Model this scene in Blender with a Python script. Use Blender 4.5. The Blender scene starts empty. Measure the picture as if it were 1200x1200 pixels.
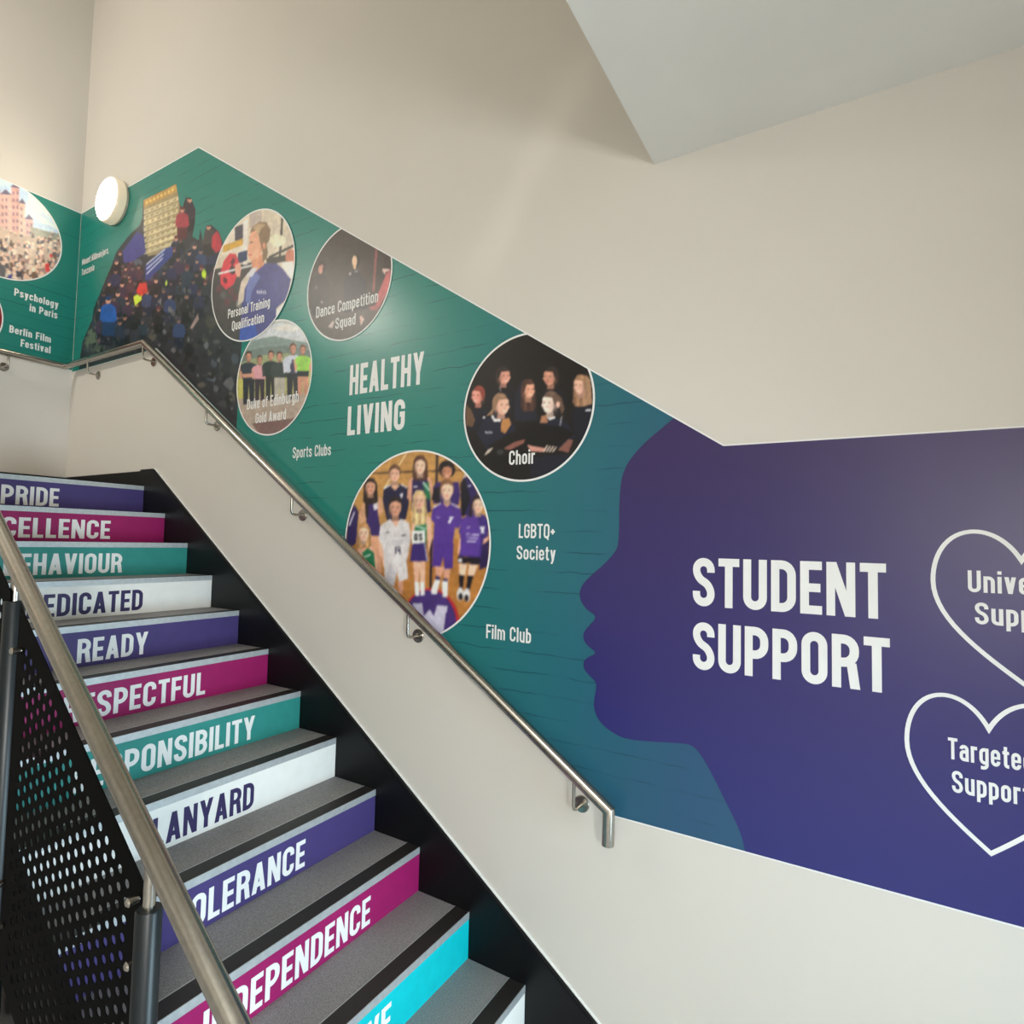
import bpy, bmesh, math, random
import numpy as np
from mathutils import Vector, Matrix

S = bpy.context.scene
COL = S.collection
random.seed(7)
H = 1.742                      # eye height above the lower floor
# ------------------------------------------------------------------ camera
CAM_R = Vector((0.85710556, 0.51468498, 0.02166628))
CAM_U = Vector((0.00678708, -0.05333784, 0.99855346))
CAM_F = Vector((-0.5150961, 0.85571867, 0.04920937))
FPX, CX, CY = 683.675, 599.24, 602.59
cam = bpy.data.cameras.new('camera')
cam.sensor_width = 36
cam.lens = FPX / 1200 * 36
cam.shift_x = (600 - CX) / 1200
cam.shift_y = (CY - 600) / 1200
cam.clip_start = 0.02
camo = bpy.data.objects.new('camera', cam)
COL.objects.link(camo)
M = Matrix((CAM_R, CAM_U, -CAM_F)).transposed().to_4x4()
M.translation = Vector((0, 0, H))
camo.matrix_world = M
S.camera = camo
S.view_settings.view_transform = 'Standard'
S.view_settings.look = 'None'
S.view_settings.gamma = 1
S.view_settings.use_curve_mapping = False
S.view_settings.exposure = 0.0
# ------------------------------------------------------------------ world + lights
wd = bpy.data.worlds.new('sky')
S.world = wd
wd.use_nodes = True
wd.node_tree.nodes['Background'].inputs[0].default_value = (0.62, 0.78, 1.0, 1)
wd.node_tree.nodes['Background'].inputs[1].default_value = 0.45


def area(name, loc, target, sx, sy, power, color, spread=180):
    l = bpy.data.lights.new(name, 'AREA')
    l.shape = 'RECTANGLE'
    l.size, l.size_y = sx, sy
    l.energy = power
    l.color = color
    l.spread = math.radians(spread)
    o = bpy.data.objects.new(name, l)
    COL.objects.link(o)
    o.location = loc
    d = Vector(target) - Vector(loc)
    o.rotation_euler = d.to_track_quat('-Z', 'Y').to_euler()
    return o


EX = 1.50                                               # end wall, behind and right of the photographer
WY0, WY1, WZ0, WZ1 = -1.45, -0.80, H - 0.30, H + 0.35   # window opening in it
DY0, DY1, DZ0, DZ1 = 0.68, 1.82, H - 1.52, H - 0.38     # low glazed side light beside it
BY = -1.9                                               # back wall
area('window_daylight', (EX - 0.01, (WY0 + WY1) / 2, (WZ0 + WZ1) / 2), (EX - 2, (WY0 + WY1) / 2 - 0.6, (WZ0 + WZ1) / 2), 0.62, 0.62, 118, (0.97, 0.985, 0.965))
area('stairwell_fill_light', (-4.2, 0.3, H + 4.3), (-4.2, 0.3, 0), 1.0, 1.0, 7, (1.0, 0.91, 0.81))  # added unseen lamp giving a general warm wash from above
pl = bpy.data.lights.new('opposite_bulkhead_lamp', 'POINT')
pl.energy, pl.color, pl.shadow_soft_size = 78, (1.0, 0.925, 0.83), 0.15
plo = bpy.data.objects.new('opposite_bulkhead_lamp', pl)
COL.objects.link(plo)
plo.location = (-4.45, -0.46, H + 2.36)
area('low_window_daylight', (EX - 0.01, 1.25, H - 0.95), (-2, 0.98, H - 0.95), 1.1, 1.1, 22, (0.64, 0.87, 1.0), spread=95)
# added narrow beam, source unseen, laying a thin streak on the upper wall
gl = area('added_streak_beam', (-1.30, -0.4, H + 1.50), (-1.118, 1.918, H + 1.44), 0.05, 0.86, 0.030, (1.0, 0.94, 0.84), spread=7)
gx = Vector((-0.48, 0, -0.743)).normalized()
gf = (Vector((-1.118, 1.918, H + 1.44)) - gl.location).normalized()
gy = (gx - gf * gx.dot(gf)).normalized()
gl.rotation_euler = Matrix((gy.cross(-gf), gy, -gf)).transposed().to_euler()

# ------------------------------------------------------------------ materials


def lin(c):
    return tuple(((v / 255) / 12.92 if v / 255 <= 0.04045 else ((v / 255 + 0.055) / 1.055) ** 2.4) for v in c)


def mat(name, color, rough=0.5, metal=0.0, spec=0.5, noise=None, bump=None, emis=None):
    m = bpy.data.materials.new(name)
    m.use_nodes = True
    nt = m.node_tree
    b = nt.nodes['Principled BSDF']
    b.inputs['Base Color'].default_value = (*color, 1)
    b.inputs['Roughness'].default_value = rough
    b.inputs['Metallic'].default_value = metal
    b.inputs['Specular IOR Level'].default_value = spec
    tc = nt.nodes.new('ShaderNodeTexCoord')
    if noise:
        sc, lo, hi = noise
        n = nt.nodes.new('ShaderNodeTexNoise')
        n.inputs['Scale'].default_value = sc
        n.inputs['Detail'].default_value = 3
        nt.links.new(tc.outputs['Object'], n.inputs['Vector'])
        r = nt.nodes.new('ShaderNodeMapRange')
        r.inputs[1].default_value, r.inputs[2].default_value = 0.35, 0.65
        r.inputs[3].default_value, r.inputs[4].default_value = lo, hi
        nt.links.new(n.outputs[0], r.inputs[0])
        mx = nt.nodes.new('ShaderNodeMix')
        mx.data_type = 'RGBA'
        mx.blend_type = 'MULTIPLY'
        mx.inputs['Factor'].default_value = 1
        mx.inputs[6].default_value = (*color, 1)
        nt.links.new(r.outputs[0], mx.inputs[7])
        nt.links.new(mx.outputs[2], b.inputs['Base Color'])
    if bump:
        sc, st, dist = bump
        n2 = nt.nodes.new('ShaderNodeTexNoise')
        n2.inputs['Scale'].default_value = sc
        nt.links.new(tc.outputs['Object'], n2.inputs['Vector'])
        bp = nt.nodes.new('ShaderNodeBump')
        bp.inputs['Strength'].default_value = st
        bp.inputs['Distance'].default_value = dist
        nt.links.new(n2.outputs[0], bp.inputs['Height'])
        nt.links.new(bp.outputs[0], b.inputs['Normal'])
    if emis:
        b.inputs['Emission Color'].default_value = (*emis[0], 1)
        b.inputs['Emission Strength'].default_value = emis[1]
    return m


MT = {}
MT['wall'] = mat('wall_paint', (0.66, 0.625, 0.572), 0.75, spec=0.25, noise=(3, 0.993, 1.007), bump=(260, 0.08, 0.002))
MT['soffit'] = mat('soffit_paint', (0.78, 0.78, 0.74), 0.8, spec=0.2, noise=(3, 0.98, 1.02))
MT['floor'] = mat('lobby_floor_vinyl', (0.55, 0.55, 0.55), 0.5, noise=(300, 0.8, 1.2))
MT['tread'] = mat('tread_vinyl', (0.255, 0.25, 0.252), 0.62, spec=0.35, noise=(230, 0.74, 1.26))
MT['black'] = mat('black_paint', (0.004, 0.004, 0.005), 0.45, spec=0.22, noise=(6, 0.9, 1.1))
MT['grip'] = mat('black_rubber_grip', (0.014, 0.012, 0.011), 0.55, noise=(200, 0.8, 1.2))
MT['alu'] = mat('nosing_aluminium', (0.50, 0.53, 0.545), 0.5, metal=0.55, noise=(60, 0.93, 1.05))
MT['steel'] = mat('brushed_steel', (0.42, 0.395, 0.35), 0.25, metal=1.0, noise=(90, 0.93, 1.05))
MT['post'] = mat('dark_grey_steel', (0.008, 0.012, 0.014), 0.36, spec=0.35, noise=(8, 0.9, 1.1))
MT['panelblack'] = mat('perforated_black', (0.002, 0.002, 0.0022), 0.6, spec=0.04, noise=(8, 0.9, 1.1))
MT['white'] = mat('white_vinyl', (0.82, 0.82, 0.80), 0.5, spec=0.3, noise=(12, 0.99, 1.01))
MT['whitetext'] = mat('white_lettering', (0.80, 0.80, 0.79), 0.5, spec=0.3, noise=(12, 0.99, 1.01))
MT['purpletext'] = mat('purple_lettering', (0.038, 0.027, 0.10), 0.45, spec=0.3, noise=(12, 0.95, 1.05))
MT['r_purple'] = mat('riser_purple', (0.060, 0.043, 0.165), 0.45, spec=0.3, noise=(20, 0.96, 1.04))
MT['r_magenta'] = mat('riser_magenta', (0.31, 0.010, 0.112), 0.45, spec=0.3, noise=(20, 0.96, 1.04))
MT['r_teal'] = mat('riser_teal', (0.030, 0.25, 0.225), 0.45, spec=0.3, noise=(20, 0.96, 1.04))
MT['r_cyan'] = mat('riser_teal_lit', (0.003, 0.50, 0.56), 0.5, spec=0.15, noise=(20, 0.96, 1.04))  # same teal as the other risers, with daylight brightening put into the colour
MT['r_white'] = mat('riser_white', (0.82, 0.82, 0.79), 0.45, spec=0.3, noise=(20, 0.98, 1.02))
MT['lampface'] = mat('opal_diffuser', (0.9, 0.88, 0.8), 0.4, emis=((1.0, 0.86, 0.66), 30.0))
MT['lamprim'] = mat('cream_rim', (0.75, 0.66, 0.5), 0.4, emis=((1.0, 0.80, 0.55), 0.28))
MT['lampbase'] = mat('lamp_base_plastic', (0.55, 0.47, 0.38), 0.5)
MT['frame'] = mat('window_frame_paint', (0.5, 0.5, 0.5), 0.4)


def teal_material():
    m = bpy.data.materials.new('teal_brick_print')
    m.use_nodes = True
    nt = m.node_tree
    N, L = nt.nodes, nt.links
    b = N['Principled BSDF']
    b.inputs['Roughness'].default_value = 0.29
    b.inputs['Specular IOR Level'].default_value = 0.45
    g = N.new('ShaderNodeNewGeometry')
    sp = N.new('ShaderNodeSeparateXYZ')
    L.new(g.outputs['Position'], sp.inputs[0])
    # printed colour blend: teal towards blue along the wall and down
    a = N.new('ShaderNodeMath'); a.operation = 'MULTIPLY_ADD'
    a.inputs[1].default_value = -0.22; a.inputs[2].default_value = 0.0
    L.new(sp.outputs[2], a.inputs[0])
    s = N.new('ShaderNodeMath'); s.operation = 'ADD'
    L.new(sp.outputs[0], s.inputs[0]); L.new(a.outputs[0], s.inputs[1])
    r = N.new('ShaderNodeMapRange')
    r.inputs[1].default_value, r.inputs[2].default_value = -2.15, -0.72
    L.new(s.outputs[0], r.inputs[0])
    cr = N.new('ShaderNodeValToRGB')
    e = cr.color_ramp.elements
    e[0].position = 0; e[0].color = (0.018, 0.215, 0.178, 1)
    e[1].position = 1; e[1].color = (0.020, 0.084, 0.170, 1)
    x = cr.color_ramp.elements.new(0.5); x.color = (0.020, 0.150, 0.172, 1)
    L.new(r.outputs[0], cr.inputs[0])
    # printed painted-brick joints: thin broken dark lines
    cb = N.new('ShaderNodeCombineXYZ')
    L.new(sp.outputs[0], cb.inputs[0]); L.new(sp.outputs[2], cb.inputs[1])
    n1 = N.new('ShaderNodeTexNoise'); n1.inputs['Scale'].default_value = 9; n1.inputs['Detail'].default_value = 4
    L.new(cb.outputs[0], n1.inputs['Vector'])
    mv = N.new('ShaderNodeVectorMath'); mv.operation = 'MULTIPLY_ADD'
    mv.inputs[1].default_value = (0.0, 0.024, 0)
    L.new(n1.outputs[1], mv.inputs[0]); L.new(cb.outputs[0], mv.inputs[2])
    bk = N.new('ShaderNodeTexBrick')
    bk.inputs['Scale'].default_value = 1
    bk.inputs['Mortar Size'].default_value = 0.0028
    bk.inputs['Mortar Smooth'].default_value = 0.6
    bk.inputs['Brick Width'].default_value = 60.0
    bk.inputs['Row Height'].default_value = 0.075
    bk.inputs['Color1'].default_value = (1, 1, 1, 1)
    bk.inputs['Color2'].default_value = (1, 1, 1, 1)
    bk.inputs['Mortar'].default_value = (0, 0, 0, 1)
    L.new(mv.outputs[0], bk.inputs['Vector'])
    n2 = N.new('ShaderNodeTexNoise'); n2.inputs['Scale'].default_value = 5; n2.inputs['Detail'].default_value = 2
    L.new(cb.outputs[0], n2.inputs['Vector'])
    r2 = N.new('ShaderNodeMapRange')
    r2.inputs[1].default_value, r2.inputs[2].default_value = 0.44, 0.6
    r2.inputs[3].default_value, r2.inputs[4].default_value = 0.0, 0.75
    L.new(n2.outputs[0], r2.inputs[0])
    mm = N.new('ShaderNodeMath'); mm.operation = 'MULTIPLY'
    L.new(bk.outputs['Fac'], mm.inputs[0]); L.new(r2.outputs[0], mm.inputs[1])
    mx = N.new('ShaderNodeMix'); mx.data_type = 'RGBA'
    L.new(mm.outputs[0], mx.inputs['Factor'])
    L.new(cr.outputs[0], mx.inputs[6])
    mx.inputs[7].default_value = (0.006, 0.05, 0.075, 1)
    L.new(mx.outputs[2], b.inputs['Base Color'])
    return m


def purple_material():
    m = bpy.data.materials.new('purple_print')
    m.use_nodes = True
    nt = m.node_tree
    N, L = nt.nodes, nt.links
    b = N['Principled BSDF']
    b.inputs['Roughness'].default_value = 0.29
    b.inputs['Specular IOR Level'].default_value = 0.45
    g = N.new('ShaderNodeNewGeometry')
    sp = N.new('ShaderNodeSeparateXYZ')
    L.new(g.outputs['Position'], sp.inputs[0])
    r = N.new('ShaderNodeMapRange')
    r.inputs[1].default_value, r.inputs[2].default_value = H + 0.35, H - 0.95
    L.new(sp.outputs[2], r.inputs[0])
    cr = N.new('ShaderNodeValToRGB')
    e = cr.color_ramp.elements
    e[0].color = (0.042, 0.026, 0.105, 1)
    e[1].color = (0.022, 0.025, 0.165, 1)
    L.new(r.outputs[0], cr.inputs[0])
    L.new(cr.outputs[0], b.inputs['Base Color'])
    return m


def print_material():
    m = bpy.data.materials.new('printed_photo')
    m.use_nodes = True
    nt = m.node_tree
    b = nt.nodes['Principled BSDF']
    b.inputs['Roughness'].default_value = 0.36
    b.inputs['Specular IOR Level'].default_value = 0.45
    a = nt.nodes.new('ShaderNodeVertexColor')
    a.layer_name = 'ink'
    nt.links.new(a.outputs[0], b.inputs['Base Color'])
    return m


MT['teal'] = teal_material()
MT['head'] = purple_material()
MT['ink'] = print_material()

# ------------------------------------------------------------------ building helpers


def wloc(o):
    v = Vector((0, 0, 0))
    while o is not None:
        v += o.location
        o = o.parent
    return v


def empty(name, loc, label=None, cat=None, group=None):
    o = bpy.data.objects.new(name, None)
    o.empty_display_size = 0.1
    COL.objects.link(o)
    o.location = loc
    tag(o, label, cat, group)
    return o


def tag(o, label=None, cat=None, group=None, kind=None):
    if label: o['label'] = label
    if cat: o['category'] = cat
    if group: o['group'] = group
    if kind: o['kind'] = kind
    return o


def mesh_obj(name, bm, mats, parent=None, label=None, smooth=False):
    """bm holds world coordinates; the object is stored relative to its parent's origin"""
    off = wloc(parent) if parent else Vector((0, 0, 0))
    for v in bm.verts:
        v.co -= off
    me = bpy.data.meshes.new(name)
    bm.to_mesh(me)
    bm.free()
    for m in (mats if isinstance(mats, (list, tuple)) else [mats]):
        me.materials.append(m)
    if smooth:
        for p in me.polygons:
            p.use_smooth = True
    o = bpy.data.objects.new(name, me)
    COL.objects.link(o)
    if parent:
        o.parent = parent
    if label:
        o['label'] = label
    return o


def struct(name, bm, m):
    return tag(mesh_obj(name, bm, m), kind='structure')


def add_box(bm, a, b, mi=0):
    x0, y0, z0 = a
    x1, y1, z1 = b
    v = [bm.verts.new(c) for c in ((x0, y0, z0), (x1, y0, z0), (x1, y1, z0), (x0, y1, z0), (x0, y0, z1), (x1, y0, z1), (x1, y1, z1), (x0, y1, z1))]
    fs = [(3, 2, 1, 0), (4, 5, 6, 7), (0, 1, 5, 4), (1, 2, 6, 5), (2, 3, 7, 6), (3, 0, 4, 7)]
    for f in fs:
        bm.faces.new([v[i] for i in f]).material_index = mi


def add_prism(bm, pts, axis, a, b):
    """polygon pts extruded along an axis (0 x, 1 y, 2 z) from a to b"""
    def P(p, t):
        c = list(p)
        c.insert(axis, t)
        return c
    lo = [bm.verts.new(P(p, a)) for p in pts]
    hi = [bm.verts.new(P(p, b)) for p in pts]
    bm.faces.new(lo[::-1])
    bm.faces.new(hi)
    n = len(pts)
    for i in range(n):
        j = (i + 1) % n
        bm.faces.new((lo[i], lo[j], hi[j], hi[i]))
    bmesh.ops.recalc_face_normals(bm, faces=bm.faces)


def add_tube(bm, path, r, seg=20, cap=True):
    """mitred tube along a polyline"""
    P = [Vector(p) for p in path]
    n = len(P)
    D = [(P[i + 1] - P[i]).normalized() for i in range(n - 1)]
    ref = Vector((0, 0, 1)) if abs(D[0].z) < 0.9 else Vector((0, 1, 0))
    a = D[0].cross(ref).normalized()
    b = a.cross(D[0]).normalized()
    rings = []
    ring = [P[0] + (a * math.cos(t) + b * math.sin(t)) * r for t in [2 * math.pi * k / seg for k in range(seg)]]
    rings.append(ring)
    for i in range(1, n):
        d = D[i - 1]
        nrm = d if i == n - 1 else (D[i - 1] + D[i]).normalized()
        new = []
        for q in rings[-1]:
            t = (P[i] - q).dot(nrm) / d.dot(nrm)
            new.append(q + d * t)
        rings.append(new)
    V = [[bm.verts.new(q) for q in rg] for rg in rings]
    for i in range(n - 1):
        for k in range(seg):
            k2 = (k + 1) % seg
            f = bm.faces.new((V[i][k], V[i][k2], V[i + 1][k2], V[i + 1][k]))
            f.smooth = True
    if cap:
        bm.faces.new(V[0][::-1])
        bm.faces.new(V[-1])
    bmesh.ops.recalc_face_normals(bm, faces=bm.faces)
    for e in bm.edges:
        if len(e.link_faces) == 2 and e.link_faces[0].normal.angle(e.link_faces[1].normal, 0) > 0.6:
            e.smooth = False


def add_lathe(bm, c, axis, prof, seg=40):
    """profile [(radius, along)] turned about an axis through c"""
    ax = Vector(axis).normalized()
    ref = Vector((0, 0, 1)) if abs(ax.z) < 0.9 else Vector((1, 0, 0))
    a = ax.cross(ref).normalized()
    b = ax.cross(a).normalized()
    c = Vector(c)
    V = []
    for (r, t) in prof:
        if r < 1e-6:
            V.append([bm.verts.new(c + ax * t)])
        else:
            V.append([bm.verts.new(c + ax * t + (a * math.cos(u) + b * math.sin(u)) * r) for u in [2 * math.pi * k / seg for k in range(seg)]])
    for i in range(len(V) - 1):
        A, B = V[i], V[i + 1]
        for k in range(seg):
            k2 = (k + 1) % seg
            if len(A) == 1 and len(B) > 1:
                bm.faces.new((A[0], B[k2], B[k]))
            elif len(B) == 1 and len(A) > 1:
                bm.faces.new((A[k], A[k2], B[0]))
            elif len(A) > 1 and len(B) > 1:
                bm.faces.new((A[k], A[k2], B[k2], B[k]))
    bmesh.ops.recalc_face_normals(bm, faces=bm.faces)


def set_auto(o, ang=35):
    me = o.data
    bm = bmesh.new()
    bm.from_mesh(me)
    for f in bm.faces:
        f.smooth = True
    for e in bm.edges:
        e.smooth = not (len(e.link_faces) == 2 and e.link_faces[0].normal.angle(e.link_faces[1].normal, 0) > math.radians(ang))
    bm.to_mesh(me)
    bm.free()


# ------------------------------------------------------------------ flat print helpers: planes and survey points
WY = 1.918          # mural wall plane
LX = -4.88          # left wall plane


def ray(px, py):
    return CAM_F + CAM_R * ((px - CX) / FPX) - CAM_U * ((py - CY) / FPX)


def onw(px, py, y=WY):          # a point of the photograph measured on the mural wall: (x, height above eye)
    r = ray(px, py)
    return (r.x * y / r.y, r.z * y / r.y)


def onl(px, py):                # the same on the left wall: (y, height)
    r = ray(px, py)
    return (r.y * LX / r.x, r.z * LX / r.x)


def P_wall(u, v, d):
    return Vector((u, WY - d, v + H))


def P_left(u, v, d):
    return Vector((LX + d, u, v + H))


def P_riser(x):
    return lambda u, v, d: Vector((x + d, u, v + H))


# ------------------------------------------------------------------ lettering: condensed grotesque drawn as strokes


def _round(pts, closed=False):
    out = []
    n = len(pts)
    for i, p in enumerate(pts):
        r = p[2] if len(p) > 2 else 0
        c = Vector((p[0], p[1]))
        if r <= 0 or (not closed and i in (0, n - 1)):
            out.append(c)
            continue
        a = Vector(pts[i - 1][:2])
        b = Vector(pts[(i + 1) % n][:2])
        da, db = (a - c), (b - c)
        r = min(r, da.length * 0.5 if (closed or i > 1) else da.length, db.length * 0.5 if (closed or i < n - 2) else db.length)
        da.normalize(); db.normalize()
        s, e = c + da * r, c + db * r
        for k in range(7):
            t = k / 6
            out.append(s * (1 - t) ** 2 + c * 2 * t * (1 - t) * 1.0 + e * t * t if False else _arc(s, c, e, t))
    return out


def _arc(s, c, e, t):
    # circular-ish corner
    w = 0.72
    k0, k1, k2 = (1 - t) ** 2, 2 * t * (1 - t) * w, t * t
    return (s * k0 + c * k1 + e * k2) / (k0 + k1 + k2)


def _ribbon(pts, s, closed=False):
    p = _round(pts, closed)
    q = [p[0]]
    for v in p[1:]:
        if (v - q[-1]).length > 1e-5:
            q.append(v)
    p = q
    if closed and (p[0] - p[-1]).length < 1e-5:
        p.pop()
    n = len(p)
    L, R = [], []
    for i in range(n):
        if closed:
            d0, d1 = p[i] - p[i - 1], p[(i + 1) % n] - p[i]
        else:
            d0 = p[i] - p[i - 1] if i > 0 else p[1] - p[0]
            d1 = p[i + 1] - p[i] if i < n - 1 else p[i] - p[i - 1]
        d0 = d0.normalized(); d1 = d1.normalized()
        n0, n1 = Vector((-d0.y, d0.x)), Vector((-d1.y, d1.x))
        m = (n0 + n1)
        m = m / max(0.35, m.dot(n0)) if m.length > 1e-6 else n0
        L.append(p[i] + m * (s / 2)); R.append(p[i] - m * (s / 2))
    out = []
    for i in range(n if closed else n - 1):
        j = (i + 1) % n
        out.append([R[i], R[j], L[j], L[i]])
    return out


def glyph(ch, s):
    """-> (list of polygons, width), cap height 1, stroke s"""
    a = s / 2
    hs = s * 0.95
    ha = hs / 2
    out = []
    w = 0.50

    def rect(x0, y0, x1, y1):
        out.append([Vector((x0, y0)), Vector((x1, y0)), Vector((x1, y1)), Vector((x0, y1))])

    def para(x0, y0, x1, y1, t=None):
        t = t or s * 1.06
        out.append([Vector((x0, y0)), Vector((x0 + t, y0)), Vector((x1 + t, y1)), Vector((x1, y1))])

    def rb(*pts, closed=False):
        out.extend(_ribbon(pts, s, closed))
    R = w * 0.40
    if ch.isupper() or ch in '+14':
        if ch == 'A':
            w = 0.54
            para(0, 0, w / 2 - s * 0.53, 1); para(w - s * 1.06, 0, w / 2 - s * 0.53, 1)
            rect(w * 0.25, 0.19, w * 0.75, 0.19 + hs)
        elif ch == 'B':
            rect(0, 0, s, 1)
            rb((a, 1 - a), (w - a - .01, 1 - a, R), (w - a - .01, 0.52, R), (a, 0.52)); rb((a, 0.52), (w - a, 0.52, R), (w - a, a, R), (a, a))
        elif ch == 'C':
            rb((w - a, 0.66), (w - a, 1 - a, R), (a, 1 - a, R), (a, a, R), (w - a, a, R), (w - a, 0.34))
        elif ch == 'D':
            rect(0, 0, s, 1); rb((a, 1 - a), (w - a, 1 - a, R), (w - a, a, R), (a, a))
        elif ch in 'EF':
            w = 0.42
            rect(0, 0, s, 1); rect(s, 1 - hs, w, 1); rect(s, 0.5 - ha, w * 0.93, 0.5 + ha)
            if ch == 'E': rect(s, 0, w, hs)
        elif ch == 'G':
            rb((w - a, 0.68), (w - a, 1 - a, R), (a, 1 - a, R), (a, a, R), (w - a, a, R), (w - a, 0.52)); rect(w * 0.52, 0.52 - hs * .55, w, 0.52 + hs * .45)
        elif ch == 'H':
            rect(0, 0, s, 1); rect(w - s, 0, w, 1); rect(s, 0.5 - ha, w - s, 0.5 + ha)
        elif ch == 'I':
            w = s; rect(0, 0, s, 1)
        elif ch == 'K':
            rect(0, 0, s, 1); para(s * .9, 0.42, w - s, 1); para(w - s, 0, s * 1.0, 0.6)
        elif ch == 'L':
            w = 0.40; rect(0, 0, s, 1); rect(s, 0, w, hs)
        elif ch == 'M':
            w = 0.66; rect(0, 0, s, 1); rect(w - s, 0, w, 1)
            para(w / 2 - s * .45, 0.15, s * .25, 1, s * .9); para(w / 2 - s * .45, 0.15, w - s * 1.15, 1, s * .9)
        elif ch == 'N':
            w = 0.53; rect(0, 0, s * .95, 1); rect(w - s * .95, 0, w, 1); para(w - s * 1.1, 0, 0, 1, s * 1.1)
        elif ch in 'OQ':
            rb((a, a, R), (w - a, a, R), (w - a, 1 - a, R), (a, 1 - a, R), closed=True)
            if ch == 'Q': para(w * .62, -0.10, w * .45, 0.16)
        elif ch == 'P':
            rect(0, 0, s, 1); rb((a, 1 - a), (w - a, 1 - a, R), (w - a, 0.44, R), (a, 0.44))
        elif ch == 'R':
            rect(0, 0, s, 1); rb((a, 1 - a), (w - a, 1 - a, R), (w - a, 0.48, R), (a, 0.48)); para(w - s * .95, 0, w - s * 1.35, 0.48)
        elif ch == 'S':
            rb((w - a, 0.70), (w - a, 1 - a, R), (a, 1 - a, R), (a, 0.60, R * .8), (w - a, 0.42, R * .8), (w - a, a, R), (a, a, R), (a, 0.31))
        elif ch == 'T':
            w = 0.46; rect(w / 2 - a, 0, w / 2 + a, 1 - hs); rect(0, 1 - hs, w, 1)
        elif ch == 'U':
            rb((a, 1), (a, a, R), (w - a, a, R), (w - a, 1))
        elif ch == 'V':
            w = 0.52; para(w / 2 - s * .53, 0, 0, 1); para(w / 2 - s * .53, 0, w - s * 1.06, 1)
        elif ch == 'W':
            w = 0.74; q = w / 2
            para(q * .5 - s * .45, 0, 0, 1, s); para(q * .5 - s * .45, 0, q - s * .5, .9, s); para(q * 1.5 - s * .55, 0, q - s * .5, .9, s); para(q * 1.5 - s * .55, 0, w - s, 1, s)
        elif ch == 'X':
            para(0, 0, w - s * 1.1, 1); para(w - s * 1.1, 0, 0, 1)
        elif ch == 'Y':
            w = 0.54; rect(w / 2 - a, 0, w / 2 + a, 0.42); para(w / 2 - s * .53, 0.38, 0, 1); para(w / 2 - s * .53, 0.38, w - s * 1.06, 1)
        elif ch == '1':
            w = .3; rect(w - s, 0, w, 1); para(0, .72, w - s, 1)
        elif ch == '4':
            rect(w - s * 1.6, 0, w - s * .6, 1); rect(0, .22, w, .22 + hs); para(0, .25, w - s * 1.6, 1)
        elif ch == '+':
            w = .36; rect(w / 2 - a, .28, w / 2 + a, .64); rect(0, .46 - a, w, .46 + a)
    else:
        h = 0.75
        w = 0.43
        R = w * 0.38
        if ch == 'a':
            rb((a, h - .2), (a, h - a, R), (w - a, h - a, R), (w - a, 0)); rb((w - a, h * .58), (a, h * .58, R * .8), (a, a, R * .8), (w - a, a))
        elif ch in 'bpdq':
            sx = 0 if ch in 'bp' else w - s
            y0, y1 = (0, 1) if ch in 'bd' else (-0.23, h)
            rect(sx, y0, sx + s, y1)
            if ch in 'bp': rb((a, h - a), (w - a, h - a, R), (w - a, a, R), (a, a))
            else: rb((w - a, h - a), (a, h - a, R), (a, a, R), (w - a, a))
        elif ch == 'c':
            rb((w - a, .50), (w - a, h - a, R), (a, h - a, R), (a, a, R), (w - a, a, R), (w - a, .25))
        elif ch == 'e':
            rb((w - a, .24), (w - a, a, R), (a, a, R), (a, h - a, R), (w - a, h - a, R), (w - a, h * .45)); rect(s, h * .45 - a * .2, w, h * .45 + a * 1.2)
        elif ch == 'f':
            w = .30; rb((s * .9, 0), (s * .9, 1 - a, R * .7), (w, 1 - a)); rect(0, h - s * .9, w, h)
        elif ch == 'g':
            rb((w - s, h - a), (a, h - a, R), (a, a, R), (w - s, a)); rb((w - a, h), (w - a, -.23 + a, R), (a * .8, -.23 + a))
        elif ch in 'hn':
            rect(0, 0, s, 1 if ch == 'h' else h); rb((a, h - a), (w - a, h - a, R), (w - a, 0))
        elif ch == 'i':
            w = s; rect(0, 0, s, h); rect(0, .85, s, 1)
        elif ch == 'j':
            w = s * 1.5; rb((w - a, h), (w - a, -.23 + a, R * .5), (0, -.23 + a)); rect(w - s, .85, w, 1)
        elif ch == 'k':
            rect(0, 0, s, 1); para(s * .9, .28, w - s, h); para(w - s, 0, s * 1.1, .42)
        elif ch == 'l':
            w = s; rect(0, 0, s, 1)
        elif ch == 'm':
            w = .68; rect(0, 0, s, h); rb((s, h - a), (w / 2, h - a, R), (w / 2, 0)); rb((w / 2 + a, h - a), (w - a, h - a, R), (w - a, 0))
        elif ch == 'o':
            rb((a, a, R), (w - a, a, R), (w - a, h - a, R), (a, h - a, R), closed=True)
        elif ch == 'r':
            w = .30; rect(0, 0, s, h); rb((s, h - a), (w, h - a))
        elif ch == 's':
            rb((w - a, .53), (w - a, h - a, R), (a, h - a, R), (a, .44, R * .7), (w - a, .32, R * .7), (w - a, a, R), (a, a, R), (a, .22))
        elif ch == 't':
            w = .30; rb((s * .9, .95), (s * .9, a, R * .6), (w, a)); rect(0, h - s * .9, w, h)
        elif ch == 'u':
            rb((a, h), (a, a, R), (w - s, a)); rect(w - s, 0, w, h)
        elif ch in 'vy':
            para(w / 2 - s * .53, 0, 0, h); para(w / 2 - s * .53, 0, w - s * 1.06, h)
            if ch == 'y': para(w * .1, -.23, w / 2 - s * .53, 0.02)
        elif ch == 'w':
            w = .62; q = w / 2
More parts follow.
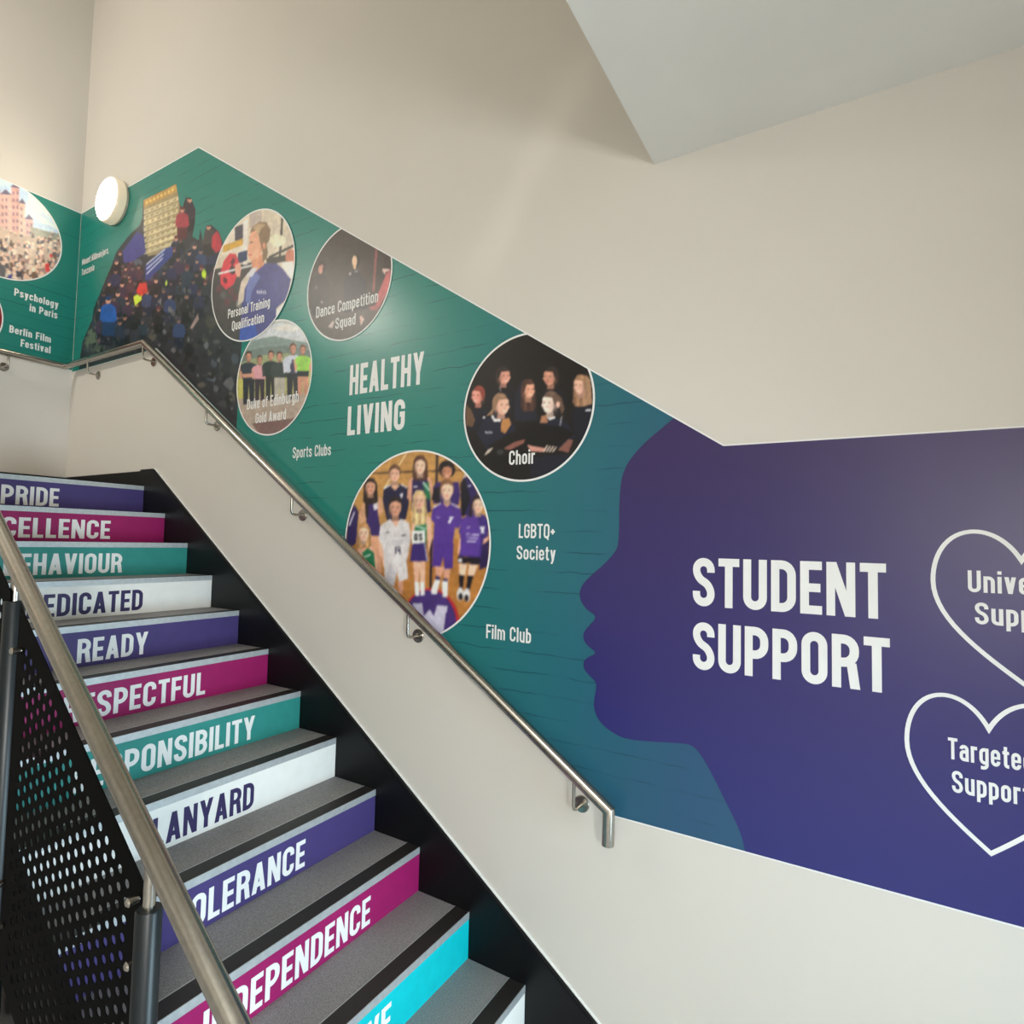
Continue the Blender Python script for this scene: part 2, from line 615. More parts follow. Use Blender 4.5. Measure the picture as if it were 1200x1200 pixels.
            para(q * .5 - s * .5, 0, 0, h, s); para(q * .5 - s * .5, 0, q - s * .5, h * .95, s); para(q * 1.5 - s * .5, 0, q - s * .5, h * .95, s); para(q * 1.5 - s * .5, 0, w - s, h, s)
        elif ch == 'z':
            rect(0, 0, w, hs); rect(0, h - hs, w, h); para(0, hs, w - s * 1.06, h - hs)
        elif ch == ',':
            w = s; para(-.03, -.13, 0.0, s)
        elif ch == ' ':
            w = .22
    return out, w


def text_polys(txt, s, gap):
    x = 0
    polys = []
    for i, ch in enumerate(txt):
        g, w = glyph(ch, s)
        polys += [[Vector((p.x + x, p.y)) for p in q] for q in g]
        x += w + gap
    return polys, x - gap


def lettering(name, lines, P, depth, m, parent, s=0.19, gap=0.085, label=None):
    """one flat mesh per line of text: (text, u0, u1, baseline, cap height)"""
    o = None
    for ln in lines:
        bm = bmesh.new()
        txt, u0, u1, v0, ch = ln[:5]
        polys, w = text_polys(txt, s, gap)
        k = (u1 - u0) / w
        for n, q in enumerate(polys):
            vs = [bm.verts.new(P(u0 + p.x * k, v0 + p.y * ch, depth + (n % 25) * 0.000008)) for p in q]
            bm.faces.new(vs)
        orient(bm, P)
        o = mesh_obj(name, bm, m, parent, f'{label} {txt}' if label else None)
    return o


def orient(bm, P):
    n = (P(0, 0, 1) - P(0, 0, 0)).normalized()
    bm.normal_update()
    for f in bm.faces:
        if f.normal.dot(n) < 0:
            f.normal_flip()


def wl(txt, lb, lt, rb):
    """text line on the mural wall from survey points: left baseline, left cap top, right baseline"""
    u0, v0 = onw(*lb)
    u1, v1 = onw(*rb)
    vt = onw(*lt)[1]
    v = (v0 + v1) / 2
    return (txt, u0, u1, v, vt - v0)


def ll(txt, lb, lt, rb):
    u0, v0 = onl(*lb)
    u1, v1 = onl(*rb)
    vt = onl(*lt)[1]
    v = (v0 + v1) / 2
    return (txt, u0, u1, v, vt - v0)


# ------------------------------------------------------------------ printed pictures


def clip_convex(poly, clip):
    out = poly
    n = len(clip)
    for i in range(n):
        a, b = clip[i], clip[(i + 1) % n]
        inp, out = out, []
        if not inp:
            return []

        def side(p):
            return (b[0] - a[0]) * (p[1] - a[1]) - (b[1] - a[1]) * (p[0] - a[0])
        for j in range(len(inp)):
            p, q = inp[j - 1], inp[j]
            sp_, sq = side(p), side(q)
            if (sp_ >= 0) != (sq >= 0):
                t = sp_ / (sp_ - sq)
                out.append((p[0] + (q[0] - p[0]) * t, p[1] + (q[1] - p[1]) * t))
            if sq >= 0:
                out.append(q)
    return out


class Pic:
    """a printed photograph: areas of ink laid on a fine grid of cells lying on the wall"""

    def __init__(self, ox, oy, sc, conv, P, base, clip, keep=None, n=150, blur=1):
        self.t = (ox, oy, sc)
        self.conv, self.P, self.base, self.clip, self.keep = conv, P, base, clip, keep
        us = [p[0] for p in clip]; vs = [p[1] for p in clip]
        self.u0, self.v0 = min(us), min(vs)
        self.step = max(max(us) - min(us), max(vs) - min(vs)) / n
        self.nx = int((max(us) - min(us)) / self.step) + 2
        self.ny = int((max(vs) - min(vs)) / self.step) + 2
        self.SS = 2
        w, h = self.nx * self.SS, self.ny * self.SS
        self.img = np.zeros((h, w, 3))
        self.X, self.Y = np.meshgrid((np.arange(w) + .5) / self.SS, (np.arange(h) + .5) / self.SS)
        self.blur = blur

    def cells(self, uv):
        return [((u - self.u0) / self.step, (v - self.v0) / self.step) for u, v in uv]

    def raw(self, uv, col, alpha=1.0):
        q = self.cells(uv)
        xs = [p[0] for p in q]; ys = [p[1] for p in q]
        S2 = self.SS
        x0, x1 = max(0, int(min(xs) * S2) - 1), min(self.nx * S2, int(max(xs) * S2) + 2)
        y0, y1 = max(0, int(min(ys) * S2) - 1), min(self.ny * S2, int(max(ys) * S2) + 2)
        if x1 <= x0 or y1 <= y0:
            return
        X, Y = self.X[y0:y1, x0:x1], self.Y[y0:y1, x0:x1]
        ins = np.zeros(X.shape, bool)
        for k in range(len(q)):
            a, b = q[k - 1], q[k]
            if a[1] == b[1]:
                continue
            ins ^= ((a[1] > Y) != (b[1] > Y)) & (X < (b[0] - a[0]) * (Y - a[1]) / (b[1] - a[1]) + a[0])
        t = self.img[y0:y1, x0:x1]
        t[ins] = t[ins] * (1 - alpha) + np.array(col) * alpha

    def soft(self, cx, cy, rx, ry, col, alpha):
        """airbrushed spot, crop coordinates"""
        ox, oy, sc = self.t
        c, ex, ey = self.cells([self.conv(ox + cx * sc, oy + cy * sc), self.conv(ox + (cx + rx) * sc, oy + cy * sc), self.conv(ox + cx * sc, oy + (cy + ry) * sc)])
        M2 = np.linalg.inv(np.array([[ex[0] - c[0], ey[0] - c[0]], [ex[1] - c[1], ey[1] - c[1]]]))
        dx, dy = self.X - c[0], self.Y - c[1]
        d = (M2[0, 0] * dx + M2[0, 1] * dy) ** 2 + (M2[1, 0] * dx + M2[1, 1] * dy) ** 2
        w = (alpha * np.exp(-d * 1.6))[..., None]
        self.img[:] = self.img * (1 - w) + np.array(col) * w

    def poly(self, pts, col, alpha=1.0):
        ox, oy, sc = self.t
        self.raw([self.conv(ox + x * sc, oy + y * sc) for x, y in pts], col, alpha)

    def ell(self, cx, cy, rx, ry, col, n=14, a0=0, a1=360):
        self.poly([(cx + rx * math.cos(math.radians(a0 + (a1 - a0) * k / n)), cy + ry * math.sin(math.radians(a0 + (a1 - a0) * k / n))) for k in range(n if a1 - a0 == 360 else n + 1)], col)

    def line(self, x0, y0, x1, y1, w, col):
        d = Vector((x1 - x0, y1 - y0))
        if d.length == 0: return
        n = Vector((-d.y, d.x)).normalized() * w / 2
        self.poly([(x0 + n.x, y0 + n.y), (x1 + n.x, y1 + n.y), (x1 - n.x, y1 - n.y), (x0 - n.x, y0 - n.y)], col)

    def face(self, x, y, rx, ry, skin, hair, long=0, smile=1, prof=0):
        """a printed head: hair, neck, face, eye sockets, nose, mouth; prof -1/1 turns it to the side"""
        hl = tuple(min(255, int(v * 1.35) + 8) for v in hair)
        hd = tuple(int(v * .6) for v in hair)
        if long:
            self.poly([(x - rx * 1.2, y - ry * .5), (x - rx * .6, y - ry * 1.2), (x + rx * .6, y - ry * 1.2), (x + rx * 1.2, y - ry * .5), (x + rx * 1.4, y + ry * long * .8), (x + rx * .9, y + ry * (long + .1)), (x - rx * .9, y + ry * (long + .15)), (x - rx * 1.35, y + ry * long * .85)], hair)
            for k in range(5):
                xx = x + rx * (-1.1 + k * .55)
                self.line(xx, y - ry * .3, xx + rx * .08, y + ry * long, rx * .12, hl if k % 2 else hd)
        self.ell(x - prof * rx * .15, y - ry * .26, rx * 1.08, ry * 1.0, hair)
        dk = tuple(int(v * .45) for v in skin)
        sh = tuple(int(v * .72) for v in skin)
        lt = tuple(min(255, int(v * 1.12)) for v in skin)
        self.poly([(x - rx * .45, y + ry * .5), (x + rx * .45, y + ry * .5), (x + rx * .55, y + ry * 1.4), (x - rx * .55, y + ry * 1.4)], sh)
        self.poly([(x - rx * .88 + prof * rx * .15, y - ry * .5), (x - rx * .5, y - ry * .8), (x + rx * .5, y - ry * .8), (x + rx * .88 + prof * rx * .15, y - ry * .5), (x + rx * .86 + prof * rx * .2, y + ry * .3), (x + rx * .5 + prof * rx * .2, y + ry * .8), (x + prof * rx * .22, y + ry * .98), (x - rx * .5 + prof * rx * .2, y + ry * .8), (x - rx * .86 + prof * rx * .2, y + ry * .3)], skin)
        if prof:
            self.poly([(x + prof * rx * .95, y - ry * .15), (x + prof * rx * 1.22, y + ry * .22), (x + prof * rx * .95, y + ry * .34)], skin)
        o = prof * rx * .42
        self.soft(x - (prof or 1) * rx * .7, y + ry * .25, rx * .5, ry * .8, sh, .75)
        self.soft(x + o + (prof or -1) * rx * .25, y + ry * .15, rx * .4, ry * .35, lt, .6)
        self.soft(x + o, y - ry * .5, rx * .6, ry * .25, lt, .5)
        for sx in (-1, 1):
            self.soft(x + o + sx * rx * .36, y - ry * .06, rx * .22, ry * .13, dk, .75)
        self.soft(x + o + rx * .05, y + ry * .3, rx * .18, ry * .14, sh, .6)
        self.soft(x + o, y + ry * .56, rx * .34, ry * .12, (168, 84, 82) if smile < 2 else (236, 224, 218), .7 if smile else .5)
        if not prof:
            self.poly([(x - rx * 1.02, y - ry * .05), (x - rx * .95, y - ry * .8), (x - rx * .2, y - ry * 1.2), (x + rx * .7, y - ry * 1.05), (x + rx * 1.02, y - ry * .05), (x + rx * .82, y - ry * .45), (x + rx * .2, y - ry * .72), (x - rx * .55, y - ry * .6), (x - rx * .85, y - ry * .3)], hair)
        else:
            self.poly([(x + prof * rx * .75, y - ry * .62), (x + prof * rx * .4, y - ry * 1.12), (x - prof * rx * .6, y - ry * 1.15), (x - prof * rx * 1.12, y - ry * .3), (x - prof * rx * .9, y + ry * .5), (x - prof * rx * .62, y + ry * .1), (x - prof * rx * .3, y - ry * .55)], hair)
        self.soft(x + rx * .3, y - ry * .95, rx * .5, ry * .2, hl, .6)

    def cloth(self, cx, cy, rx, ry, n=5):
        """folds: soft light and dark streaks over a garment"""
        for k in range(n):
            x = cx + random.uniform(-rx, rx); y = cy + random.uniform(-ry, ry)
            g = random.choice((0, 0, 255))
            self.soft(x, y, rx * random.uniform(.12, .3), ry * random.uniform(.3, .7), (g, g, g + (30 if g == 0 else 0)), .16 if g else .3)

    def done(self, name, parent, label=None):
        im = self.img
        h, w = im.shape[:2]
        rng = np.random.RandomState(3)
        for cell, amp in ((3, .065), (8, .05), (24, .05)):      # print grain and mottling
            gn = rng.uniform(-1, 1, (h // cell + 2, w // cell + 2))
            yy, xx = np.arange(h) / cell, np.arange(w) / cell
            yi, xi = yy.astype(int), xx.astype(int)
            fy, fx = (yy - yi)[:, None], (xx - xi)[None, :]
            g = (gn[yi][:, xi] * (1 - fy) * (1 - fx) + gn[yi + 1][:, xi] * fy * (1 - fx) + gn[yi][:, xi + 1] * (1 - fy) * fx + gn[yi + 1][:, xi + 1] * fy * fx)
            im = im * (1 + amp * g[..., None])
        for _ in range(self.blur):
            p = np.pad(im, ((1, 1), (1, 1), (0, 0)), 'edge')
            im = (p[:-2, 1:-1] + p[2:, 1:-1] + p[1:-1, :-2] + p[1:-1, 2:] + 2 * p[1:-1, 1:-1]) / 6
        S2 = self.SS
        im = im.reshape(self.ny, S2, self.nx, S2, 3).mean((1, 3)).clip(0, 255) / 255
        im = np.where(im <= .04045, im / 12.92, ((im + .055) / 1.055) ** 2.4) * 1.22
        im = np.minimum(im, .85)

        def ink_at(u, v):
            x = min(max((u - self.u0) / self.step - .5, 0), self.nx - 1.001)
            y = min(max((v - self.v0) / self.step - .5, 0), self.ny - 1.001)
            x0, y0 = int(x), int(y)
            fx, fy = x - x0, y - y0
            x1, y1 = min(x0 + 1, self.nx - 1), min(y0 + 1, self.ny - 1)
            return (im[y0, x0] * (1 - fx) + im[y0, x1] * fx) * (1 - fy) + (im[y1, x0] * (1 - fx) + im[y1, x1] * fx) * fy
        bm = bmesh.new()
        ink = bm.loops.layers.float_color.new('ink')
        grid = {}
        cl = self.clip

        def vert(u, v):
            k = (round(u, 6), round(v, 6))
            if k not in grid:
                c = ink_at(u, v)
                grid[k] = (bm.verts.new(self.P(u, v, self.base)), (c[0], c[1], c[2], 1))
            return grid[k]

        def inside(p):
            for i in range(len(cl)):
                a, b = cl[i], cl[(i + 1) % len(cl)]
                if (b[0] - a[0]) * (p[1] - a[1]) - (b[1] - a[1]) * (p[0] - a[0]) < 0:
                    return False
            return True
        ok = {}
        for a in range(self.nx + 1):
            for b in range(self.ny + 1):
                p = (self.u0 + a * self.step, self.v0 + b * self.step)
                ok[a, b] = pin(*p, self.keep) if self.keep else inside(p)
        for a in range(self.nx):
            for b in range(self.ny):
                cs = [(a, b), (a + 1, b), (a + 1, b + 1), (a, b + 1)]
                t = sum(ok[c] for c in cs)
                if t == 0:
                    continue
                q = [(self.u0 + c[0] * self.step, self.v0 + c[1] * self.step) for c in cs]
                if t < 4:
                    if self.keep:
                        q = [p for p, c in zip(q, cs) if ok[c]]
                    else:
                        q = clip_convex(q, cl)
                        q = [p for k, p in enumerate(q) if abs(p[0] - q[k - 1][0]) + abs(p[1] - q[k - 1][1]) > 2e-6]
                if len(q) < 3:
                    continue
                vs = [vert(*p) for p in q]
                if len({id(v[0]) for v in vs}) < 3:
                    continue
                try:
                    f = bm.faces.new([v[0] for v in vs])
                except ValueError:
                    continue
                for l, v in zip(f.loops, vs):
                    l[ink] = v[1]
        orient(bm, self.P)
        return mesh_obj(name, bm, MT['ink'], parent, label)


def pin(x, z, poly):
    c = False
    for i in range(len(poly)):
        a, b = poly[i - 1], poly[i]
        if (a[1] > z) != (b[1] > z) and x < (b[0] - a[0]) * (z - a[1]) / (b[1] - a[1]) + a[0]:
            c = not c
    return c


def disc(u, v, r, n=72, top=None):
    c = [(u + r * math.cos(2 * math.pi * k / n), v + r * math.sin(2 * math.pi * k / n)) for k in range(n)]
    return clip_convex(c, top) if top else c


def ring(name, u, v, r, w, P, depth, m, parent, clip=None, n=96):
    bm = bmesh.new()
    for k in range(n):
        a, b = 2 * math.pi * k / n, 2 * math.pi * (k + 1) / n
        q = [(u + r * math.cos(a), v + r * math.sin(a)), (u + r * math.cos(b), v + r * math.sin(b)), (u + (r - w) * math.cos(b), v + (r - w) * math.sin(b)), (u + (r - w) * math.cos(a), v + (r - w) * math.sin(a))]
        if clip:
            q = clip_convex(q, clip)
        if len(q) >= 3:
            try:
                bm.faces.new([bm.verts.new(P(x, y, depth)) for x, y in q])
            except ValueError:
                pass
    orient(bm, P)
    return mesh_obj(name, bm, m, parent)


# ================================================================== STRUCTURE
TOPZ = H + 4.5      # upper ceiling
SX, SZ = -0.608, H + 1.32
bm = bmesh.new(); add_box(bm, (LX - 0.2, WY, 0), (EX + 0.2, WY + 0.2, TOPZ)); struct('wall_right', bm, MT['wall'])
bm = bmesh.new(); add_box(bm, (LX - 0.2, BY, 0), (LX, WY, TOPZ)); struct('wall_left', bm, MT['wall'])
bm = bmesh.new(); add_box(bm, (LX - 0.2, BY - 0.2, 0), (EX + 0.2, BY, TOPZ)); struct('wall_back', bm, MT['wall'])
bm = bmesh.new()
add_box(bm, (EX, BY, 0), (EX + 0.2, WY0, TOPZ)); add_box(bm, (EX, WY1, 0), (EX + 0.2, DY0, TOPZ)); add_box(bm, (EX, DY1, 0), (EX + 0.2, WY, TOPZ))
add_box(bm, (EX, DY0, 0), (EX + 0.2, DY1, DZ0)); add_box(bm, (EX, DY0, DZ1), (EX + 0.2, DY1, TOPZ))
add_box(bm, (EX, WY0, 0), (EX + 0.2, WY1, WZ0)); add_box(bm, (EX, WY0, WZ1), (EX + 0.2, WY1, TOPZ))
struct('wall_end', bm, MT['wall'])
bm = bmesh.new()
for a, b in (((WY0, WZ0), (WY1, WZ0 + .04)), ((WY0, WZ1 - .04), (WY1, WZ1)), ((WY0, WZ0 + .04), (WY0 + .04, WZ1 - .04)), ((WY1 - .04, WZ0 + .04), (WY1, WZ1 - .04))):
    add_box(bm, (EX + 0.06, a[0], a[1]), (EX + 0.12, b[0], b[1]))
struct('window_1', bm, MT['frame'])
bm = bmesh.new()
for a, b in (((DY0, DZ0), (DY1, DZ0 + .04)), ((DY0, DZ1 - .04), (DY1, DZ1)), ((DY0, DZ0 + .04), (DY0 + .04, DZ1 - .04)), ((DY1 - .04, DZ0 + .04), (DY1, DZ1 - .04))):
    add_box(bm, (EX + 0.06, a[0], a[1]), (EX + 0.12, b[0], b[1]))
struct('window_2', bm, MT['frame'])
bm = bmesh.new(); add_box(bm, (LX - 0.2, BY - 0.2, -0.1), (EX + 0.2, WY + 0.2, 0)); struct('floor', bm, MT['floor'])
bm = bmesh.new(); add_box(bm, (LX - 0.2, BY - 0.2, TOPZ), (EX + 0.2, WY + 0.2, TOPZ + 0.1)); struct('ceiling', bm, MT['soffit'])
bm = bmesh.new(); add_box(bm, (SX, BY, SZ), (EX, WY, SZ + 0.28)); struct('ceiling_landing', bm, MT['soffit'])
bm = bmesh.new(); add_box(bm, (SX, BY, SZ + 0.28), (SX + 0.15, WY, TOPZ)); struct('wall_upper', bm, MT['wall'])
# skirting boards round the half landing
LZ = H + 0.298
bm = bmesh.new(); add_box(bm, (LX, 0.725, LZ), (LX + 0.016, WY, LZ + 0.098)); struct('baseboard_left', bm, MT['black'])
bm = bmesh.new(); add_box(bm, (LX + 0.016, WY - 0.016, LZ), (-3.83, WY, LZ + 0.098)); struct('baseboard_right', bm, MT['black'])

# ================================================================== STAIRCASE
RISE, GO = 0.17, 0.248465
NX, NZ = -3.7732, H + 0.29795
YR, YL = 1.893, 0.725
NST = 12
st = empty('staircase', (NX + 11 * GO, (YR + YL) / 2, 0), 'straight flight of grey steps with coloured worded risers between black side boards', 'staircase')
WORDS = [('PRIDE', 1.204, 1.456, 'r_purple', 'purple'), ('EXCELLENCE', 1.012, 1.606, 'r_magenta', 'magenta'), ('BEHAVIOUR', 1.070, 1.556, 'r_teal', 'teal'),
         ('DEDICATED', 1.077, 1.541, 'r_white', 'white'), ('READY', 1.168, 1.446, 'r_purple', 'purple'), ('RESPECTFUL', 1.030, 1.574, 'r_magenta', 'magenta'),
         ('RESPONSIBILITY', 0.962, 1.654, 'r_teal', 'teal'), ('LANYARD', 1.105, 1.484, 'r_white', 'white'), ('TOLERANCE', 1.044, 1.530, 'r_purple', 'purple'),
         ('INDEPENDENCE', 0.995, 1.622, 'r_magenta', 'magenta'), ('ACTIVE', 1.150, 1.468, 'r_cyan', 'cyan'), (None, 0, 0, 'r_white', 'white')]
for k in range(NST):
    x, z = NX + k * GO, NZ - k * RISE
    bm = bmesh.new()
    if k == 0:
        add_box(bm, (LX + 0.002, YL, z - 0.12), (x - 0.068, WY - 0.001, z))
        mesh_obj('landing_floor', bm, MT['tread'], st)
    else:
        add_box(bm, (x - GO, YL, z - 0.04), (x - 0.068, YR, z))
        mesh_obj('tread', bm, MT['tread'], st)
    # L shaped aluminium nosing with a black grip insert
    bm = bmesh.new()
    add_prism(bm, [(x - 0.068, z - 0.006), (x - 0.068, z + 0.0012), (x - 0.0625, z + 0.0012), (x - 0.0625, z - 0.002), (x - 0.002, z - 0.002), (x - 0.002, z + 0.0012), (x + 0.0015, z + 0.0012), (x + 0.0015, z - 0.0245), (x - 0.006, z - 0.0245), (x - 0.006, z - 0.006)], 0, 0, 1)
    bm.free()
    bm = bmesh.new()
    prof = [(x - 0.068, z - 0.006), (x - 0.068, z + 0.0012), (x - 0.0645, z + 0.0012), (x - 0.0645, z - 0.002), (x - 0.0012, z - 0.002), (x - 0.0012, z + 0.0012), (x + 0.0015, z + 0.0012), (x + 0.0015, z - 0.0245), (x - 0.006, z - 0.0245), (x - 0.006, z - 0.006)]
    lo = [bm.verts.new((p[0], YL, p[1])) for p in prof]
    hi = [bm.verts.new((p[0], YR, p[1])) for p in prof]
    bm.faces.new(lo); bm.faces.new(hi[::-1])
    for i in range(len(prof)):
        j = (i + 1) % len(prof)
        bm.faces.new((lo[i], hi[i], hi[j], lo[j]))
    bmesh.ops.recalc_face_normals(bm, faces=bm.faces)
    no = mesh_obj('nosing', bm, MT['alu'], st)
    bm = bmesh.new()
    add_box(bm, (x - 0.0645, YL, z - 0.002), (x - 0.0012, YR, z + 0.0008))
    mesh_obj('grip_strip', bm, MT['grip'], no)
    w, u0, u1, mk, cn = WORDS[k]
    bm = bmesh.new()
    add_box(bm, (x - 0.012, YL, z - RISE), (x, YR, z - 0.0245))
    ri = mesh_obj('riser', bm, MT[mk], st, f'{cn} riser reading {w}' if w else 'plain white bottom riser')
    if w:
        lettering('lettering', [(w, u0, u1, z - H - 0.1535, 0.099)], P_riser(x), 0.0006, MT['purpletext' if cn == 'white' else 'whitetext'], ri, s=0.17, gap=0.085,
                  label=('purple' if cn == 'white' else 'white') + ' capitals')


def stringer(y0, y1, tail):
    bm = bmesh.new()
    m = RISE / GO
    up = 0.157
    xe = NX + 11 * GO + 0.42
    top = lambda X: NZ - m * (X - NX) + up
    xt = NX - (0.404 + H - NZ - up) / m
    ye = top(xe)
    pts = [(-3.83, H + 0.404), (xt, H + 0.404), (xe, top(xe)), (xe, 0.0), (xe - 0.6, 0.0), (-3.83, NZ - 0.35)]
    lo = [bm.verts.new((p[0], y0, p[1])) for p in pts]
    hi = [bm.verts.new((p[0], y1, p[1])) for p in pts]
    bm.faces.new(lo); bm.faces.new(hi[::-1])
    for i in range(len(pts)):
        j = (i + 1) % len(pts)
        bm.faces.new((lo[i], hi[i], hi[j], lo[j]))
    bmesh.ops.recalc_face_normals(bm, faces=bm.faces)
    bmesh.ops.bevel(bm, geom=[e for e in bm.edges], offset=0.003, segments=2, affect='EDGES')
    return mesh_obj('stringer', bm, MT['black'], st, 'black wall side board' if tail else 'black open side board')


stringer(YR, WY - 0.0005, 1)
# white sealant bead along the back of the wall board
m_ = RISE / GO
bm = bmesh.new()
bt = lambda X: NZ - m_ * (X - NX) + 0.157
add_prism(bm, [(-3.70, bt(-3.70) - .004), (NX + 11 * GO + 0.42, bt(NX + 11 * GO + 0.42) - .004), (NX + 11 * GO + 0.42, bt(NX + 11 * GO + 0.42) + .006), (-3.70, bt(-3.70) + .006)], 1, WY - 0.0075, WY - 0.0005)
mesh_obj('sealant_bead', bm, MT['white'], st, 'thin white bead along the board')
# outer stringer lies under the balustrade, level with the steps
bm = bmesh.new()
m_ = RISE / GO
pts = [(LX + 0.002, NZ - 0.01), (NX + 0.02, NZ - 0.01), (NX + 11 * GO + 0.1, NZ - 11 * RISE - 0.03), (NX + 11 * GO + 0.1, 0), (NX + 11 * GO - 0.4, 0), (NX, NZ - 0.36), (LX + 0.002, NZ - 0.36)]
lo = [bm.verts.new((p[0], YL - 0.03, p[1])) for p in pts]
hi = [bm.verts.new((p[0], YL, p[1])) for p in pts]
bm.faces.new(lo); bm.faces.new(hi[::-1])
for i in range(len(pts)):
    j = (i + 1) % len(pts)
    bm.faces.new((lo[i], hi[i], hi[j], lo[j]))
bmesh.ops.recalc_face_normals(bm, faces=bm.faces)
mesh_obj('stringer', bm, MT['black'], st, 'black open side board')

# ================================================================== WALL MURAL
MTOP = onw(1200, 503)[1]
mz_top, mz_end = 2.337, (MTOP + 0.323) / 2
PK = (-3.404, 2.332)
KN = (-0.375, 0.321)
mural = empty('wall_mural', (-2.2, WY, H - 0.9), 'teal and purple printed mural with photo circles stepping down the long stair wall', 'mural')
BL, BK, BE = 1.163, (-3.755, 1.163), (-0.727, -0.910)
MRX = EX - 0.01
outline = [(LX + 0.003, BL), BK, BE, (MRX, -0.910), (MRX, 0.317), KN, PK, (LX + 0.003, mz_top)]
HEADPX = [(790, 493), (776, 501.7), (755.3, 519), (738, 538.5), (730, 555), (727.1, 571), (725.8, 592.6), (725.8, 614.3), (725, 636), (722, 646), (709.8, 659.8), (694.7, 672.8), (684, 683), (680, 691), (679.3, 697), (681, 705), (686.9, 713.5), (694, 718.5), (698, 722), (697.5, 726), (692.5, 731.3), (685.5, 739), (683.6, 744), (684, 750), (689, 757), (700, 765.3), (690.3, 769.4), (685, 773.5), (683.5, 779), (685, 785), (690.3, 791), (697.5, 798), (699.3, 802), (698.5, 809), (696, 822.2), (696.3, 831), (701, 843), (709.8, 852.6), (725, 862.5), (737, 866.3), (752, 868), (780, 870), (800, 871), (809, 872.5), (816, 877.5), (822, 885), (833.3, 904.5), (850.6, 939.2), (867.9, 973.9), (873.5, 991)]
headl = [onw(*p) for p in HEADPX]
# first point on the sloping top edge, last on the level bottom edge
tsl = lambda X: PK[1] + (KN[1] - PK[1]) * (X - PK[0]) / (KN[0] - PK[0])
headl[0] = (headl[0][0], tsl(headl[0][0]))
headl[-1] = (headl[-1][0], -0.910)


def smooth_line(p, it=1):
    for _ in range(it):
        q = [p[0]]
        for i in range(len(p) - 1):
            a, b = p[i], p[i + 1]
            q += [(a[0] * .75 + b[0] * .25, a[1] * .75 + b[1] * .25), (a[0] * .25 + b[0] * .75, a[1] * .25 + b[1] * .75)]
        q.append(p[-1])
        p = q
    return p


def slab_print(name, pts, t0, t1, m, parent, label=None):
    bm = bmesh.new()
    a = [bm.verts.new(P_wall(x, z, t0)) for x, z in pts]
    b = [bm.verts.new(P_wall(x, z, t1)) for x, z in pts]
    bm.faces.new(a); bm.faces.new(b)
    for i in range(len(pts)):
        j = (i + 1) % len(pts)
        bm.faces.new((a[i], a[j], b[j], b[i]))
    bmesh.ops.recalc_face_normals(bm, faces=bm.faces)
    return mesh_obj(name, bm, m, parent, label)


# white cut edge of the vinyl, then the printed field
slab_print('white_edge', [(LX + 0.003, BL - 0.004), (BK[0] - 0.003, BK[1] - 0.004), (BE[0] - 0.003, BE[1] - 0.005), (MRX, -0.915), (MRX, 0.321), (KN[0] + .002, KN[1] + 0.005), (PK[0], PK[1] + 0.008), (LX + 0.003, mz_top + 0.006)], 0, 0.0012, MT['whitetext'], mural)
slab_print('brick_print', outline, 0.0012, 0.0016, MT['teal'], mural, 'teal to blue brick patterned print')
hs = smooth_line(headl, 2)
slab_print('head_silhouette', hs + [(MRX, -0.910), (MRX, 0.317), KN], 0.0016, 0.0020, MT['head'], mural, 'large purple face in profile')
D1 = 0.0024
lettering('heading', [wl('HEALTHY', (409.8, 462.6), (411.2, 427.4), (496.5, 451)), wl('LIVING', (407.2, 509.4), (409, 475.5), (474.3, 504.7))], P_wall, D1, MT['whitetext'], mural, s=0.178, gap=0.10, label='white capitals')
h1 = [wl('STUDENT', (812, 710.6), (812, 654.6), (1030.5, 724)), wl('SUPPORT', (812, 784), (812, 728.8), (1036, 811.3))]
hu1 = onw(1038.5, 690)[0]; hu2 = onw(1043, 780)[0]
h1 = [(h1[0][0], h1[0][1], hu1, *h1[0][3:]), (h1[1][0], h1[1][1], hu2, *h1[1][3:])]
lettering('heading', h1, P_wall, D1, MT['whitetext'], mural, s=0.17, gap=0.085, label='white capitals')
lettering('caption', [wl('LGBTQ+', (608.2, 628.7), (608.7, 612), (650.3, 633)), wl('Society', (605.7, 653.5), (606, 637.5), (651.2, 659))], P_wall, D1, MT['whitetext'], mural, s=0.145, gap=0.10, label='white caption')
lettering('caption', [wl('Film Club', (570, 747.7), (570.4, 731.2), (622.5, 754.3))], P_wall, D1, MT['whitetext'], mural, s=0.145, gap=0.10, label='white caption')
lettering('caption', [wl('Sports Clubs', (343.3, 536.9), (343.6, 524), (388.2, 533.8))], P_wall, D1, MT['whitetext'], mural, s=0.145, gap=0.10, label='white caption')
lettering('caption', [wl('Mount Kilimanjaro,', (96.8, 310), (97.5, 302.3), (128, 298.6)), wl('Tanzania', (96.2, 322.3), (96.6, 314.5), (111, 318.6))], P_wall, 0.0042, MT['whitetext'], mural, s=0.15, gap=0.10, label='white caption')

